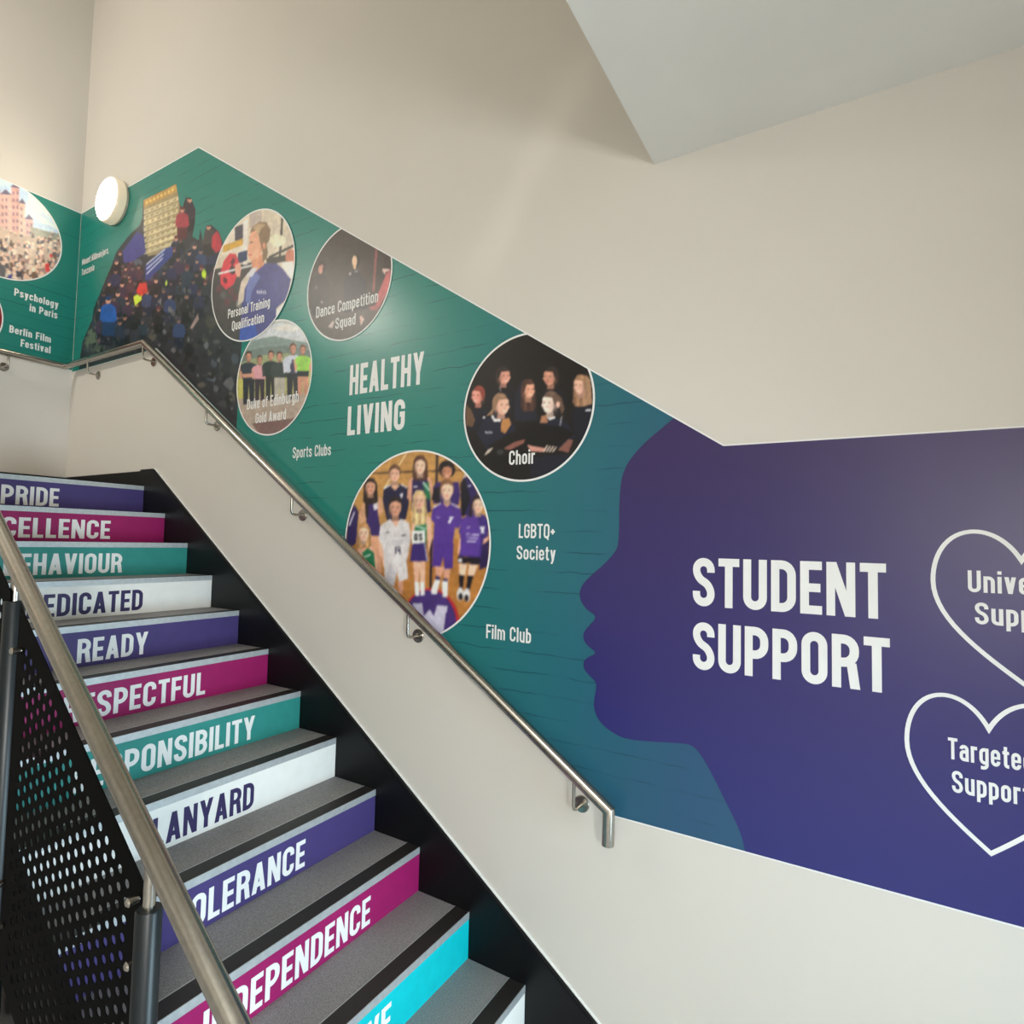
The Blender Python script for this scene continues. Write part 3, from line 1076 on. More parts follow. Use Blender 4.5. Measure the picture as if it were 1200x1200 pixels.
# hearts
def heart(axis_x, valley, tip, left, label, words):
    hw = axis_x - left
    hh = valley - tip
    pts = []
    # right half as a smooth curve from the valley round the lobe to the tip
    ctl = [((0, 0), (0.14, 0.17), (0.36, 0.25), (0.56, 0.235)), ((0.56, 0.235), (0.84, 0.215), (1.0, 0.03), (1.0, -0.19)), ((1.0, -0.19), (1.0, -0.50), (0.50, -0.76), (0, -1))]
    for c in ctl:
        for k in range(14):
            t = k / 14
            x = sum(w * q[0] for w, q in zip(((1 - t) ** 3, 3 * t * (1 - t) ** 2, 3 * t * t * (1 - t), t ** 3), c))
            y = sum(w * q[1] for w, q in zip(((1 - t) ** 3, 3 * t * (1 - t) ** 2, 3 * t * t * (1 - t), t ** 3), c))
            pts.append((axis_x + x * hw, valley + y * hh))
    half = pts
    full = half + [(axis_x, tip)] + [(2 * axis_x - x, y) for x, y in half[:0:-1]]
    bm = bmesh.new()
    for q in _ribbon([(x, y) for x, y in full], 0.0105, True):
        bm.faces.new([bm.verts.new(P_wall(p.x, p.y, D1)) for p in q])
    orient(bm, P_wall)
    h = mesh_obj('heart_outline', bm, MT['whitetext'], mural, label)
    lettering('caption', words, P_wall, D1, MT['whitetext'], h, s=0.155, gap=0.10, label='white caption')


ax1 = onw(1196.8, 656)[0]
v1 = onw(1196.8, 657)[1]; t1 = onw(1194.6, 801)[1]; l1 = onw(1093.2, 677)[0]
def cen(txt, lb, lt, ax):
    u0, v0 = onw(*lb)
    return (txt, u0, 2 * ax - u0, v0, onw(*lt)[1] - v0)
heart(ax1, v1, t1, l1, 'white heart outline holding Universal Support', [cen('Universal', (1134.2, 693.6), (1133.3, 668.2), ax1), cen('Support', (1142.5, 731), (1141.7, 705.6), ax1)])
ax2 = (onw(1155.5, 853.8)[0] + onw(1164.5, 1001)[0]) / 2
v2 = onw(1155.5, 854)[1]; t2 = onw(1164.5, 1000.5)[1]; l2 = onw(1062.5, 856)[0]
heart(ax2, v2, t2, l2, 'white heart outline holding Targeted Support', [cen('Targeted', (1111, 888.6), (1108.5, 863.2), ax2), cen('Support', (1115.6, 927.6), (1114.6, 902), ax2)])

topclip = [(-6, -3), (3, -3), (KN[0] + 3, tsl(KN[0] + 3)), (PK[0] - 3, tsl(PK[0] - 3))]
SK, SK2, SK3 = (222, 170, 145), (205, 150, 125), (235, 190, 165)

# ---- Kilimanjaro group, a ragged cut-out print without border
kp = [(94, 418), (97, 400), (108, 375), (110, 362), (118, 342), (131, 311), (136, 296), (144, 285), (153, 274), (164, 264), (167, 255), (168, 234), (207, 215), (211, 238), (214, 243), (218, 231), (224, 231), (230, 246), (229, 262), (226, 277), (233, 281), (235, 266), (238, 281), (242, 264), (248, 263), (257, 271), (262, 285), (275, 300), (284, 330), (286, 380), (281, 440), (279, 480), (278, 497)]
up = [onw(*p) for p in kp]
low = lambda X: BL + 0.002 if X < BK[0] else BK[1] + (BE[1] - BK[1]) * (X - BK[0]) / (BE[0] - BK[0]) + 0.003
up = [(x, max(z, low(x))) for x, z in up]
xr = up[-1][0]
up[-1] = (xr, low(xr))
kpoly = up + [BK, (up[0][0], BL + 0.001)]
pk = Pic(90, 190, 210 / 969, onw, P_wall, 0.0019, [(min(p[0] for p in kpoly), min(p[1] for p in kpoly)), (max(p[0] for p in kpoly), min(p[1] for p in kpoly)), (max(p[0] for p in kpoly), max(p[1] for p in kpoly))], keep=kpoly, n=330)
pk.raw([(-9, -9), (9, -9), (9, 9), (-9, 9)], (44, 44, 50))


def blob(x, y, r, col, n=7, jit=.45, sy=1.0):
    pts = []
    for k in range(n):
        t = 2 * math.pi * k / n
        rr = r * (1 + random.uniform(-jit, jit))
        pts.append((x + rr * math.cos(t), y + rr * sy * math.sin(t)))
    uv = [onw(90 + a * .2167, 190 + b * .2167) for a, b in pts]
    if all(pin(u, v, kpoly) for u, v in uv):
        pk.poly(pts, col)


for i in range(420):
    x, y = random.uniform(10, 900), random.uniform(300, 1400)
    g = random.choice((26, 34, 52, 62, 74, 88, 40))
    wx = random.choice(((1, 1, 1.05), (1.05, 1, .92), (.95, 1, 1.15)))
    blob(x, y, random.uniform(8, 26), tuple(int(g * q) for q in wx), 6, .5, random.uniform(.5, 1.6))
for i in range(26):     # paler boulders at the left foot
    blob(random.uniform(20, 150), random.uniform(860, 1040), random.uniform(10, 24), random.choice(((104, 112, 92), (84, 96, 82), (120, 118, 100), (66, 74, 66))))
# wooden summit sign, board by board
pk.poly([(362, 235), (545, 130), (560, 240), (540, 480), (385, 510)], (150, 132, 98))
pk.poly([(362, 205), (540, 118), (543, 160), (364, 246)], (178, 140, 78))
for i in range(8):
    y = 262 + i * 31
    pk.poly([(364, y), (552 - i * 2, y - 78 + i * 3), (552 - i * 2, y - 56 + i * 3), (364, y + 22)], (188, 176, 140) if i % 2 else (202, 188, 150))
    for j in range(6):
        xx = 374 + j * 29 + random.uniform(-4, 4)
        yy = y - (xx - 364) * .41 + 8
        pk.line(xx, yy + 3, xx + 16, yy - 4, 5, (120, 96, 62))
for j in range(8):
    xx = 374 + j * 20
    pk.line(xx, 222 - j * 9.8, xx + 11, 217 - j * 9.8, 13, (226, 190, 110))


def climber(x, y, h, coat, head=SK2, hat=None):
    w = h * .30
    pk.poly([(x - w * .5, y + h * .98), (x - w * .6, y + h * .25), (x - w * .3, y + h * .16), (x + w * .3, y + h * .16), (x + w * .6, y + h * .25), (x + w * .5, y + h * .98)], tuple(int(c * .55) for c in coat))
    pk.poly([(x - w * .75, y + h * .55), (x - w * .62, y + h * .24), (x - w * .25, y + h * .15), (x + w * .25, y + h * .15), (x + w * .62, y + h * .24), (x + w * .75, y + h * .55), (x + w * .5, y + h * .62), (x - w * .5, y + h * .62)], coat)
    pk.ell(x, y + h * .06, h * .075, h * .10, head, 8)
    pk.ell(x, y + h * .0, h * .085, h * .07, hat or tuple(int(c * .6) for c in coat), 8)


coats = [(38, 42, 74), (30, 36, 58), (44, 60, 98), (28, 28, 36), (58, 40, 64), (34, 50, 66), (74, 44, 58), (40, 44, 50)]
spots = [(230, 480), (260, 560), (215, 590), (300, 570), (190, 660), (240, 660), (300, 640), (345, 560), (160, 700), (215, 740), (262, 720), (310, 800), (120, 800), (250, 820), (205, 830), (360, 850), (420, 640), (470, 600), (520, 560), (600, 480), (640, 520), (560, 640), (620, 640), (500, 720), (680, 560), (720, 470), (440, 800), (655, 700), (560, 840), (380, 700), (575, 420), (540, 400), (700, 390), (280, 610), (230, 700), (180, 760), (330, 690), (400, 580), (450, 560), (275, 760), (150, 760), (340, 760), (520, 480), (590, 560), (650, 600), (500, 640), (540, 520), (470, 690), (690, 640), (740, 560), (600, 720), (630, 440), (665, 470), (285, 520), (255, 610), (205, 540), (420, 720), (140, 830), (175, 850), (230, 860)]
for (x, y) in sorted(spots, key=lambda q: q[1]):
    h = random.uniform(105, 175)
    climber(x + random.uniform(-14, 14), y + random.uniform(-12, 12), h, random.choice(coats), random.choice((SK2, (150, 108, 92), (120, 86, 76))), random.choice((None, None, (60, 56, 70), (90, 40, 50), (40, 44, 52))))
    for q in range(4):
        blob(x + random.uniform(-60, 60), y + random.uniform(40, 190), random.uniform(5, 13), random.choice(((24, 24, 30), (58, 56, 66), (36, 44, 70), (78, 76, 84), (92, 72, 74), (40, 38, 44))), 6, .5, random.uniform(.6, 1.8))
pk.poly([(250, 480), (330, 375), (365, 400), (375, 490), (300, 540), (255, 545)], (66, 62, 128))      # flag
pk.poly([(372, 640), (372, 560), (470, 470), (520, 455), (520, 505), (440, 585), (390, 640)], (50, 62, 126))   # banner
for a in range(3):
    pk.line(378, 606 - a * 26, 466 + a * 6, 520 - a * 24, 6, (190, 196, 220))
climber(172, 735, 210, (34, 82, 158)); climber(612, 190, 190, (52, 40, 52)); climber(572, 248, 170, (150, 48, 62)); climber(715, 340, 170, (66, 58, 58))
pk.poly([(735, 400), (760, 372), (778, 400), (790, 470), (755, 492), (730, 460)], (176, 46, 62))
pk.poly([(322, 700), (340, 655), (378, 652), (384, 700), (350, 728)], (196, 52, 48))
pk.poly([(308, 728), (330, 715), (345, 728), (352, 716), (352, 745), (316, 778)], (196, 222, 60))
pk.poly([(676, 600), (690, 576), (702, 600), (698, 632), (680, 622)], (186, 214, 52))
pk.poly([(480, 650), (488, 636), (492, 660), (482, 672)], (180, 206, 60))
pk.poly([(612, 900), (655, 820), (662, 850), (630, 898)], (150, 128, 126))
for i in range(260):
    x, y = random.uniform(60, 1000), random.uniform(640, 1400)
    if x < 420 and y < 950: continue
    g = random.choice((24, 32, 46, 58, 70, 84, 98))
    blob(x, y, random.uniform(4, 13), (g, g, int(g * 1.06)), 6, .5, random.uniform(.5, 2))
pk.done('group_photo', mural, 'ragged print of climbers round a wooden summit sign on dark rocks')


def roundel(u, v, r, label, draw, crop, conv=onw, P=P_wall, base=0.0036, clip=None, cap=None, parent=None, ringw=0.008):
    d = disc(u, v, r - ringw * .5)
    if clip: d = clip_convex(d, clip)
    pic = Pic(*crop, conv, P, base, d)
    draw(pic)
    o = pic.done('photo_roundel', parent or mural, label)
    top = base + 0.0003
    ring('border', u, v, r, ringw, P, top, MT['whitetext'], o, clip)
    if cap:
        lettering('caption', cap, P, top + 0.0002, MT['whitetext'], o, s=0.15, gap=0.10, label='white caption')
    return o


# ---- personal training
def d_train(p):
    p.poly([(-50, -50), (900, -50), (900, 1250), (-50, 1250)], (205, 192, 172))
    p.poly([(-50, 560), (400, 480), (400, 1250), (-50, 1250)], (72, 66, 66))
    p.poly([(170, 250), (340, 160), (335, 420), (150, 420)], (212, 200, 186))
    p.poly([(258, 190), (335, 160), (330, 300), (258, 300)], (70, 66, 78))
    p.poly([(380, 60), (480, 50), (480, 190), (380, 200)], (178, 164, 156))
    p.poly([(160, 345), (350, 270), (350, 325), (160, 400)], (196, 152, 60))
    p.poly([(325, 140), (365, 130), (360, 500), (325, 500)], (214, 206, 200))
    p.poly([(285, 400), (360, 380), (360, 460), (280, 500)], (46, 58, 92))
    for i in range(9):
        p.ell(130 + i * 32, 700 + (i * 53) % 140, 26, 34, random.choice(((96, 60, 66), (120, 116, 116), (52, 50, 54), (88, 84, 86))), 8)
    p.line(650, 110, 630, 440, 18, (70, 64, 58)); p.line(540, 440, 760, 335, 20, (66, 60, 56)); p.line(520, 475, 760, 430, 55, (62, 58, 54))
    p.ell(610, 300, 70, 50, (224, 218, 190))
    p.ell(720, 440, 45, 70, (188, 116, 92)); p.poly([(640, 480), (740, 470), (740, 620), (690, 610)], (232, 224, 214))
    # weight disc and bar
    p.poly([(215, 405), (265, 410), (290, 470), (285, 560), (250, 660), (185, 705), (140, 660), (135, 580), (165, 470)], (204, 62, 74))
    p.poly([(245, 440), (262, 470), (235, 520), (222, 480)], (96, 40, 50)); p.poly([(165, 600), (195, 620), (190, 660), (162, 640)], (96, 40, 50))
    p.ell(238, 545, 26, 34, (60, 50, 56)); p.line(120, 575, 400, 505, 16, (206, 204, 206))
    # torso in a blue hooded top
    p.poly([(350, 620), (400, 560), (480, 490), (600, 485), (660, 540), (720, 620), (690, 780), (600, 860), (600, 1200), (300, 1200), (310, 860)], (72, 70, 128))
    p.poly([(300, 1010), (420, 980), (470, 1200), (290, 1200)], (60, 84, 168))
    p.poly([(360, 640), (430, 560), (470, 600), (400, 720), (380, 840), (345, 800)], (102, 112, 168))
    p.poly([(600, 870), (660, 820), (640, 900), (600, 930)], (220, 214, 206))
    # arm, hand
    p.poly([(310, 640), (370, 560), (385, 600), (340, 700), (330, 800), (280, 840), (290, 740)], (196, 182, 168))
    p.poly([(262, 500), (300, 480), (310, 530), (300, 600), (275, 600), (258, 550)], (222, 160, 140))
    # neck, face in profile looking left, tied-back fair hair
    p.poly([(395, 470), (500, 400), (500, 500), (430, 560), (400, 530)], (206, 140, 108))
    p.poly([(415, 200), (480, 190), (515, 260), (500, 380), (450, 440), (395, 470), (370, 440), (368, 410), (358, 385), (368, 345), (380, 310), (375, 280), (395, 230)], (218, 160, 130))
    p.poly([(380, 240), (400, 190), (460, 145), (520, 150), (552, 210), (545, 290), (520, 330), (530, 400), (520, 450), (485, 480), (490, 400), (470, 330), (455, 250), (430, 215), (400, 230)], (132, 106, 82))
    p.poly([(400, 200), (450, 160), (520, 165), (480, 200), (450, 260), (430, 215)], (176, 150, 118))
    p.ell(500, 345, 14, 26, (206, 140, 112)); p.line(380, 318, 408, 312, 8, (92, 66, 56)); p.line(370, 420, 400, 416, 10, (176, 84, 80))
    p.poly([(395, 530), (450, 520), (400, 600), (350, 600)], (206, 204, 210))
    for i in range(5):
        p.line(440 + i * 16, 712 + (i % 2) * 4, 450 + i * 16, 740, 7, (226, 226, 236))


roundel(-2.832, 1.417, 0.360, 'round photo of a person in a blue top lifting a barbell', d_train, (240, 240, 0.14167), base=0.0066,
        cap=[wl('Personal Training', (268.3, 373.2), (269, 362.1), (317.5, 360.6)), wl('Qualification', (272.9, 388), (273.3, 376.7), (310.6, 378.4))])


def d_dance(p):
    p.poly([(0, 0), (960, 0), (960, 1200), (0, 1200)], (66, 58, 54))
    p.poly([(0, 820), (960, 820), (960, 1200), (0, 1200)], (82, 74, 72))
    p.line(735, 250, 705, 660, 22, (134, 78, 76))
    p.poly([(800, 300), (960, 330), (960, 640), (800, 620)], (62, 50, 48)); p.poly([(790, 440), (860, 445), (850, 465), (820, 470), (815, 500), (790, 465)], (200, 170, 160))
    p.poly([(830, 480), (870, 450), (850, 640), (760, 800), (720, 820), (740, 700)], (176, 92, 94))
    p.poly([(660, 800), (760, 780), (740, 830), (680, 830)], (160, 88, 88))
    p.poly([(110, 560), (170, 500), (260, 500), (300, 600), (280, 880), (130, 880)], (56, 50, 52))
    p.ell(222, 425, 34, 55, (44, 36, 36)); p.ell(210, 450, 22, 40, (180, 128, 116)); p.line(218, 400, 240, 430, 12, (170, 120, 110))
    p.poly([(430, 560), (470, 480), (560, 470), (640, 560), (650, 820), (430, 860)], (52, 48, 54))
    p.ell(545, 365, 32, 58, (40, 34, 34)); p.ell(530, 370, 24, 52, (216, 180, 148)); p.poly([(515, 410), (545, 410), (540, 450), (520, 440)], (206, 168, 130))
    p.ell(488, 490, 14, 14, (150, 142, 146)); p.line(528, 470, 560, 465, 14, (120, 118, 128)); p.ell(170, 618, 12, 20, (104, 96, 104)); p.line(215, 745, 230, 765, 12, (176, 160, 156))
    p.poly([(580, 880), (620, 915), (590, 975), (580, 930)], (206, 176, 166)); p.poly([(280, 985), (325, 930), (340, 940), (320, 1000)], (196, 178, 172)); p.line(600, 880, 590, 940, 10, (176, 130, 120))


roundel(-2.089, 1.224, 0.284, 'round dark photo of dancers on a stage', d_dance, (350, 260, 0.125), clip=topclip,
        cap=[wl('Dance Competition', (371, 372.5), (371.5, 359.4), (443.8, 355)), wl('Squad', (393.5, 385.4), (394, 372.5), (417.3, 381.3))])


def d_walk(p):
    p.poly([(-50, 0), (900, 0), (900, 1200), (-50, 1200)], (176, 178, 178))
    p.poly([(100, 180), (300, 120), (520, 110), (800, 190), (800, 330), (60, 330)], (196, 198, 204))
    p.poly([(380, 160), (520, 110), (640, 160), (560, 190)], (214, 210, 206))
    p.poly([(60, 330), (220, 260), (400, 225), (560, 260), (800, 300), (800, 420), (60, 420)], (128, 142, 140))
    p.poly([(60, 400), (260, 330), (500, 310), (800, 380), (800, 520), (60, 520)], (112, 124, 120))
    p.poly([(60, 480), (300, 400), (520, 380), (800, 440), (800, 700), (60, 700)], (150, 156, 118))
    p.poly([(40, 560), (800, 520), (800, 800), (40, 800)], (172, 168, 110)); p.poly([(40, 640), (120, 600), (120, 900), (40, 900)], (184, 180, 96))
    p.poly([(40, 800), (800, 720), (800, 1200), (40, 1200)], (170, 152, 138)); p.poly([(200, 1020), (640, 960), (560, 1160), (300, 1160)], (120, 92, 88))
    def walker(x, y, w, top, legs, arm, hair, h=1.0, tl=.40, bare=False):
        s = w
        lh = y + 6.6 * s * h
        p.poly([(x - s * .8, y + 2.9 * s * h), (x + s * .8, y + 2.9 * s * h), (x + s * .75, lh), (x + s * .15, lh), (x, y + 3.8 * s), (x - s * .15, lh), (x - s * .75, lh)], legs)
        if bare: p.poly([(x - s * .9, y + 2.9 * s), (x + s * .9, y + 2.9 * s), (x + s * .8, y + 3.9 * s), (x - s * .8, y + 3.9 * s)], (40, 40, 46))
        p.poly([(x - s * 1.35, y + 1.5 * s), (x - s * .9, y + 1.1 * s), (x - s * .9, y + 3 * s), (x - s * 1.2, y + 3.2 * s)], arm); p.poly([(x + s * 1.35, y + 1.5 * s), (x + s * .9, y + 1.1 * s), (x + s * .9, y + 3 * s), (x + s * 1.2, y + 3.2 * s)], arm)
        p.poly([(x - s * 1.1, y + 1.15 * s), (x - s * .4, y + .85 * s), (x + s * .4, y + .85 * s), (x + s * 1.1, y + 1.15 * s), (x + s * 1.15, y + 1.9 * s), (x + s * .9, y + 2.2 * s), (x + s * .9, y + 3.1 * s), (x - s * .9, y + 3.1 * s), (x - s * .9, y + 2.2 * s), (x - s * 1.15, y + 1.9 * s)], top)
        p.face(x, y, s * .42, s * .62, (196, 140, 120), hair)
    walker(172, 410, 66, (52, 56, 66), (44, 44, 52), (190, 140, 118), (56, 44, 40))
    p.poly([(110, 570), (250, 560), (250, 596), (120, 604)], (196, 144, 122))
    walker(272, 440, 56, (204, 148, 158), (58, 48, 56), (196, 142, 124), (84, 64, 56))
    walker(374, 400, 62, (46, 54, 52), (50, 48, 48), (60, 62, 60), (76, 56, 46))
    walker(452, 410, 62, (60, 64, 64), (176, 168, 158), (60, 64, 64), (84, 60, 48))
    walker(574, 340, 70, (198, 202, 216), (52, 50, 56), (200, 200, 214), (104, 70, 54))
    p.ell(572, 505, 26, 44, (70, 64, 88)); p.poly([(545, 545), (600, 545), (590, 570), (555, 570)], (70, 64, 88)); p.poly([(560, 450), (572, 430), (584, 450), (580, 480), (566, 480)], (84, 78, 100))
    walker(664, 350, 62, (148, 200, 84), (196, 140, 118), (206, 150, 128), (110, 76, 58), bare=True)


roundel(-2.616, 0.830, 0.303, 'round photo of six hikers in front of hills', d_walk, (270, 365, 0.1291), base=0.0036,
        cap=[wl('Duke of Edinburgh', (290, 480), (290.4, 467.6), (350.5, 471.8)), wl('Gold Award', (300, 495.8), (300.3, 483.8), (335.6, 492.2))])


def d_choir(p):
    p.poly([(-20, 0), (1020, 0), (1020, 1200), (-20, 1200)], (20, 17, 17))
    nv, nv2 = (26, 28, 46), (18, 19, 32)
    # back row
    p.poly([(190, 480), (230, 430), (290, 400), (370, 400), (420, 450), (420, 640), (190, 640)], (22, 21, 28))
    p.face(318, 355, 46, 60, (214, 150, 130), (44, 34, 32), smile=2, prof=1)
    p.line(290, 430, 300, 470, 6, (150, 140, 140))
    p.poly([(610, 470), (640, 430), (720, 430), (780, 480), (780, 620), (600, 620)], (22, 21, 28))
    p.face(668, 360, 48, 64, (206, 146, 122), (46, 34, 32), smile=1, prof=-1)
    p.poly([(400, 640), (410, 480), (450, 380), (540, 380), (560, 480), (570, 680), (400, 690)], (28, 30, 44))
    p.face(502, 455, 42, 66, (212, 152, 126), (72, 48, 40), long=2.3, smile=2, prof=1)
    p.poly([(830, 620), (870, 560), (960, 560), (1000, 640), (1000, 900), (840, 800)], nv2)
    p.face(890, 425, 42, 66, (224, 172, 150), (150, 112, 84), long=2.2, smile=2, prof=-1)
    p.poly([(925, 340), (965, 380), (975, 560), (900, 580), (940, 480)], (160, 124, 96))
    p.poly([(80, 640), (110, 590), (200, 590), (220, 680), (200, 760), (60, 760)], nv2)
    p.face(132, 500, 42, 62, (226, 146, 130), (126, 56, 46), smile=2, prof=-1)
    p.poly([(40, 560), (80, 600), (110, 680), (90, 730), (40, 720)], (96, 70, 52))
    # front pair
    p.poly([(120, 780), (170, 680), (250, 640), (360, 660), (420, 760), (420, 860), (200, 900)], nv)
    p.face(302, 570, 54, 74, (226, 172, 150), (140, 108, 84), smile=2, prof=1)
    p.poly([(240, 540), (235, 600), (190, 650), (235, 640), (262, 580)], (140, 108, 84))
    p.poly([(228, 650), (250, 690), (300, 690), (300, 672), (256, 670), (240, 640)], (222, 218, 216))
    p.poly([(305, 680), (360, 660), (376, 710), (330, 780), (300, 760)], (176, 122, 74))
    for i in range(4):
        p.line(186 + i * 14, 760 + (i % 2) * 6, 194 + i * 14, 778, 6, (214, 214, 222))
    p.poly([(560, 720), (600, 670), (700, 660), (790, 700), (850, 800), (800, 900), (560, 860)], nv)
    p.face(662, 555, 52, 76, (240, 208, 194), (96, 74, 62), smile=2, prof=-1)
    p.poly([(700, 470), (750, 520), (770, 600), (750, 640), (730, 560)], (100, 76, 62)); p.ell(722, 565, 14, 24, (228, 180, 164))
    p.poly([(640, 655), (660, 680), (702, 664), (700, 650), (664, 662)], (226, 222, 220)); p.poly([(600, 650), (636, 640), (650, 700), (590, 700)], (166, 116, 84)); p.line(750, 650, 738, 720, 6, (200, 200, 208))
    # folders and hands
    p.poly([(200, 870), (380, 770), (520, 700), (520, 860), (380, 940), (260, 900)], (16, 14, 15)); p.poly([(480, 690), (760, 730), (850, 780), (700, 890), (500, 870)], (15, 13, 14))
    p.poly([(320, 890), (400, 840), (480, 820), (470, 850), (370, 900)], (132, 84, 74)); p.poly([(495, 860), (530, 870), (640, 890), (620, 915), (520, 910)], (196, 138, 124)); p.poly([(720, 900), (800, 820), (835, 830), (800, 920)], (128, 84, 74))
    for i in range(4):
        p.line(180 + i * 10, 940 - i * 6, 210 + i * 10, 895 - i * 4, 6, (206, 190, 176)); p.line(615 + i * 22, 915, 645 + i * 22, 865 + i * 4, 9, (216, 198, 184))
    p.ell(295, 915, 26, 20, (52, 50, 52)); p.poly([(925, 600), (965, 600), (965, 612), (925, 612)], (220, 220, 226)); p.ell(175, 660, 10, 8, (200, 196, 196))
    p.poly([(520, 960), (760, 930), (860, 960), (760, 1110), (520, 1110)], (24, 26, 40))


roundel(-1.102, 0.521, 0.288, 'round dark photo of a singing choir in navy tops', d_choir, (540, 385, 0.1583), clip=topclip,
        cap=[wl('Choir', (597, 545.2), (597.3, 528.6), (627.3, 543.3))])


def d_sport(p):
    p.poly([(-20, 0), (1020, 0), (1020, 1200), (-20, 1200)], (186, 138, 78))
    p.poly([(-20, 560), (1020, 560), (1020, 1200), (-20, 1200)], (168, 110, 52))
    for y in range(60, 1000, 46):
        p.line(0, y, 1000, y + 14, 5, (172, 122, 64))
    p.line(390, 50, 255, 260, 8, (226, 196, 150)); p.line(130, 175, 860, 150, 9, (72, 50, 38)); p.line(565, 60, 560, 240, 14, (44, 34, 40))
    p.line(530, 560, 525, 900, 14, (30, 24, 36))
    p.ell(525, 1060, 172, 215, (176, 40, 48), 30); p.ell(520, 1062, 158, 205, (66, 46, 108), 30)
    p.poly([(420, 935), (476, 935), (486, 1010), (520, 970), (545, 1010), (566, 945), (625, 952), (622, 985), (615, 985), (600, 1110), (560, 1110), (520, 1060), (480, 1080), (440, 1000)], (190, 184, 204))
    gr, nv, pu, pu2 = (30, 110, 70), (32, 30, 58), (82, 52, 138), (58, 40, 110)
    # far left, cut off
    p.poly([(30, 600), (45, 420), (80, 355), (105, 400), (90, 580), (60, 610)], (44, 32, 82)); p.line(50, 480, 80, 400, 8, (200, 196, 212))
    # girl with long dark hair
    p.poly([(105, 420), (140, 320), (210, 300), (245, 330), (250, 400), (225, 420), (110, 470)], (206, 156, 122))
    p.poly([(145, 330), (170, 300), (205, 310), (220, 420), (240, 540), (190, 560), (150, 470)], (54, 38, 98))
    p.poly([(170, 540), (230, 540), (240, 760), (200, 760)], (206, 150, 120))
    p.face(174, 255, 32, 44, SK2, (42, 30, 28), long=2.2)
    p.poly([(140, 300), (165, 320), (160, 440), (145, 430)], (42, 30, 28)); p.poly([(190, 355), (215, 345), (218, 380), (196, 392)], (214, 208, 222))
    # back boy navy shirt
    p.poly([(245, 330), (252, 268), (290, 240), (350, 236), (392, 262), (400, 350), (380, 450), (270, 450)], nv); p.poly([(290, 245), (318, 275), (350, 240)], (206, 160, 132)); p.line(252, 265, 290, 240, 7, (214, 212, 220)); p.line(352, 238, 390, 258, 7, (214, 212, 220))
    p.face(316, 178, 33, 46, SK, (92, 62, 44), smile=1)
    p.poly([(345, 295), (365, 290), (358, 325)], (210, 206, 220))
    # back girl navy and green dress
    p.poly([(388, 320), (400, 210), (440, 180), (500, 178), (535, 220), (545, 320), (520, 330), (410, 330)], SK2)
    p.poly([(415, 330), (420, 215), (440, 190), (465, 220), (500, 190), (515, 230), (530, 400), (415, 420)], (40, 32, 76)); p.poly([(480, 230), (515, 225), (528, 330), (500, 320)], gr); p.line(480, 225, 520, 275, 8, (220, 224, 222)); p.line(425, 252, 450, 252, 7, (206, 204, 214))
    p.face(465, 130, 34, 50, SK3, (84, 52, 40), long=1.6)
    # back boy curly dark hair
    p.poly([(540, 260), (560, 225), (690, 225), (700, 300), (690, 360), (540, 350)], (56, 40, 102)); p.poly([(530, 330), (545, 260), (590, 250), (580, 350)], (28, 24, 34))
    p.ell(622, 150, 50, 54, (26, 22, 26)); p.face(622, 165, 32, 44, (188, 128, 100), (26, 22, 26), smile=2)
    # right navy, head out of the picture
    p.poly([(700, 240), (722, 190), (760, 200), (800, 280), (830, 380), (760, 420), (705, 420)], (44, 34, 84)); p.poly([(700, 230), (730, 200), (760, 330), (720, 430), (705, 420)], (26, 24, 34)); p.line(740, 250, 762, 246, 5, (220, 220, 230)); p.line(720, 200, 732, 182, 8, (220, 220, 230))
    # front: crouching girl at left, green dress
    p.poly([(95, 640), (110, 580), (170, 580), (210, 660), (215, 760), (130, 760)], SK); p.poly([(125, 640), (160, 610), (195, 640), (205, 760), (140, 740)], gr); p.line(135, 665, 175, 650, 7, (220, 226, 220))
    p.face(135, 525, 32, 48, SK3, (176, 130, 84), long=1.7)
    # front boy white vest 14
    p.poly([(225, 620), (232, 500), (260, 460), (380, 445), (410, 510), (400, 640), (380, 700), (250, 720)], SK)
    p.poly([(222, 560), (232, 480), (290, 440), (325, 490), (350, 440), (400, 465), (410, 560), (385, 690), (395, 790), (340, 810), (330, 750), (310, 840), (258, 790), (250, 640), (245, 600)], (208, 202, 204))
    p.poly([(290, 700), (325, 760), (310, 840), (258, 795)], (186, 180, 186))
    p.poly([(335, 805), (365, 805), (362, 880), (340, 880)], SK2)
    p.face(320, 375, 38, 54, SK2, (40, 30, 30), smile=0)
    p.poly([(318, 605), (326, 600), (326, 645), (318, 645)], (40, 34, 60)); p.poly([(332, 600), (338, 600), (336, 622), (344, 622), (344, 600), (350, 600), (350, 650), (344, 650), (344, 632), (331, 632)], (40, 34, 60)); p.line(262, 522, 284, 518, 5, (40, 34, 60)); p.line(356, 540, 382, 534, 6, (40, 34, 60))
    p.line(300, 575, 370, 565, 4, (150, 146, 156)); p.line(304, 590, 368, 582, 4, (150, 146, 156))
    # front girl blonde, GS bib
    p.poly([(412, 560), (420, 440), (445, 415), (500, 415), (530, 440), (535, 560), (515, 640), (505, 520), (430, 540)], SK)
    p.poly([(425, 690), (495, 690), (492, 820), (466, 820), (462, 720), (455, 820), (432, 820)], SK)
    p.poly([(430, 520), (440, 450), (470, 430), (500, 460), (505, 520), (500, 600), (425, 600)], gr); p.line(435, 480, 500, 500, 7, (214, 220, 216))
    p.poly([(405, 690), (420, 580), (495, 575), (512, 690)], (56, 38, 104)); p.line(490, 580, 508, 690, 6, (170, 176, 196))
    p.poly([(416, 512), (492, 508), (494, 580), (418, 586)], (226, 226, 222))
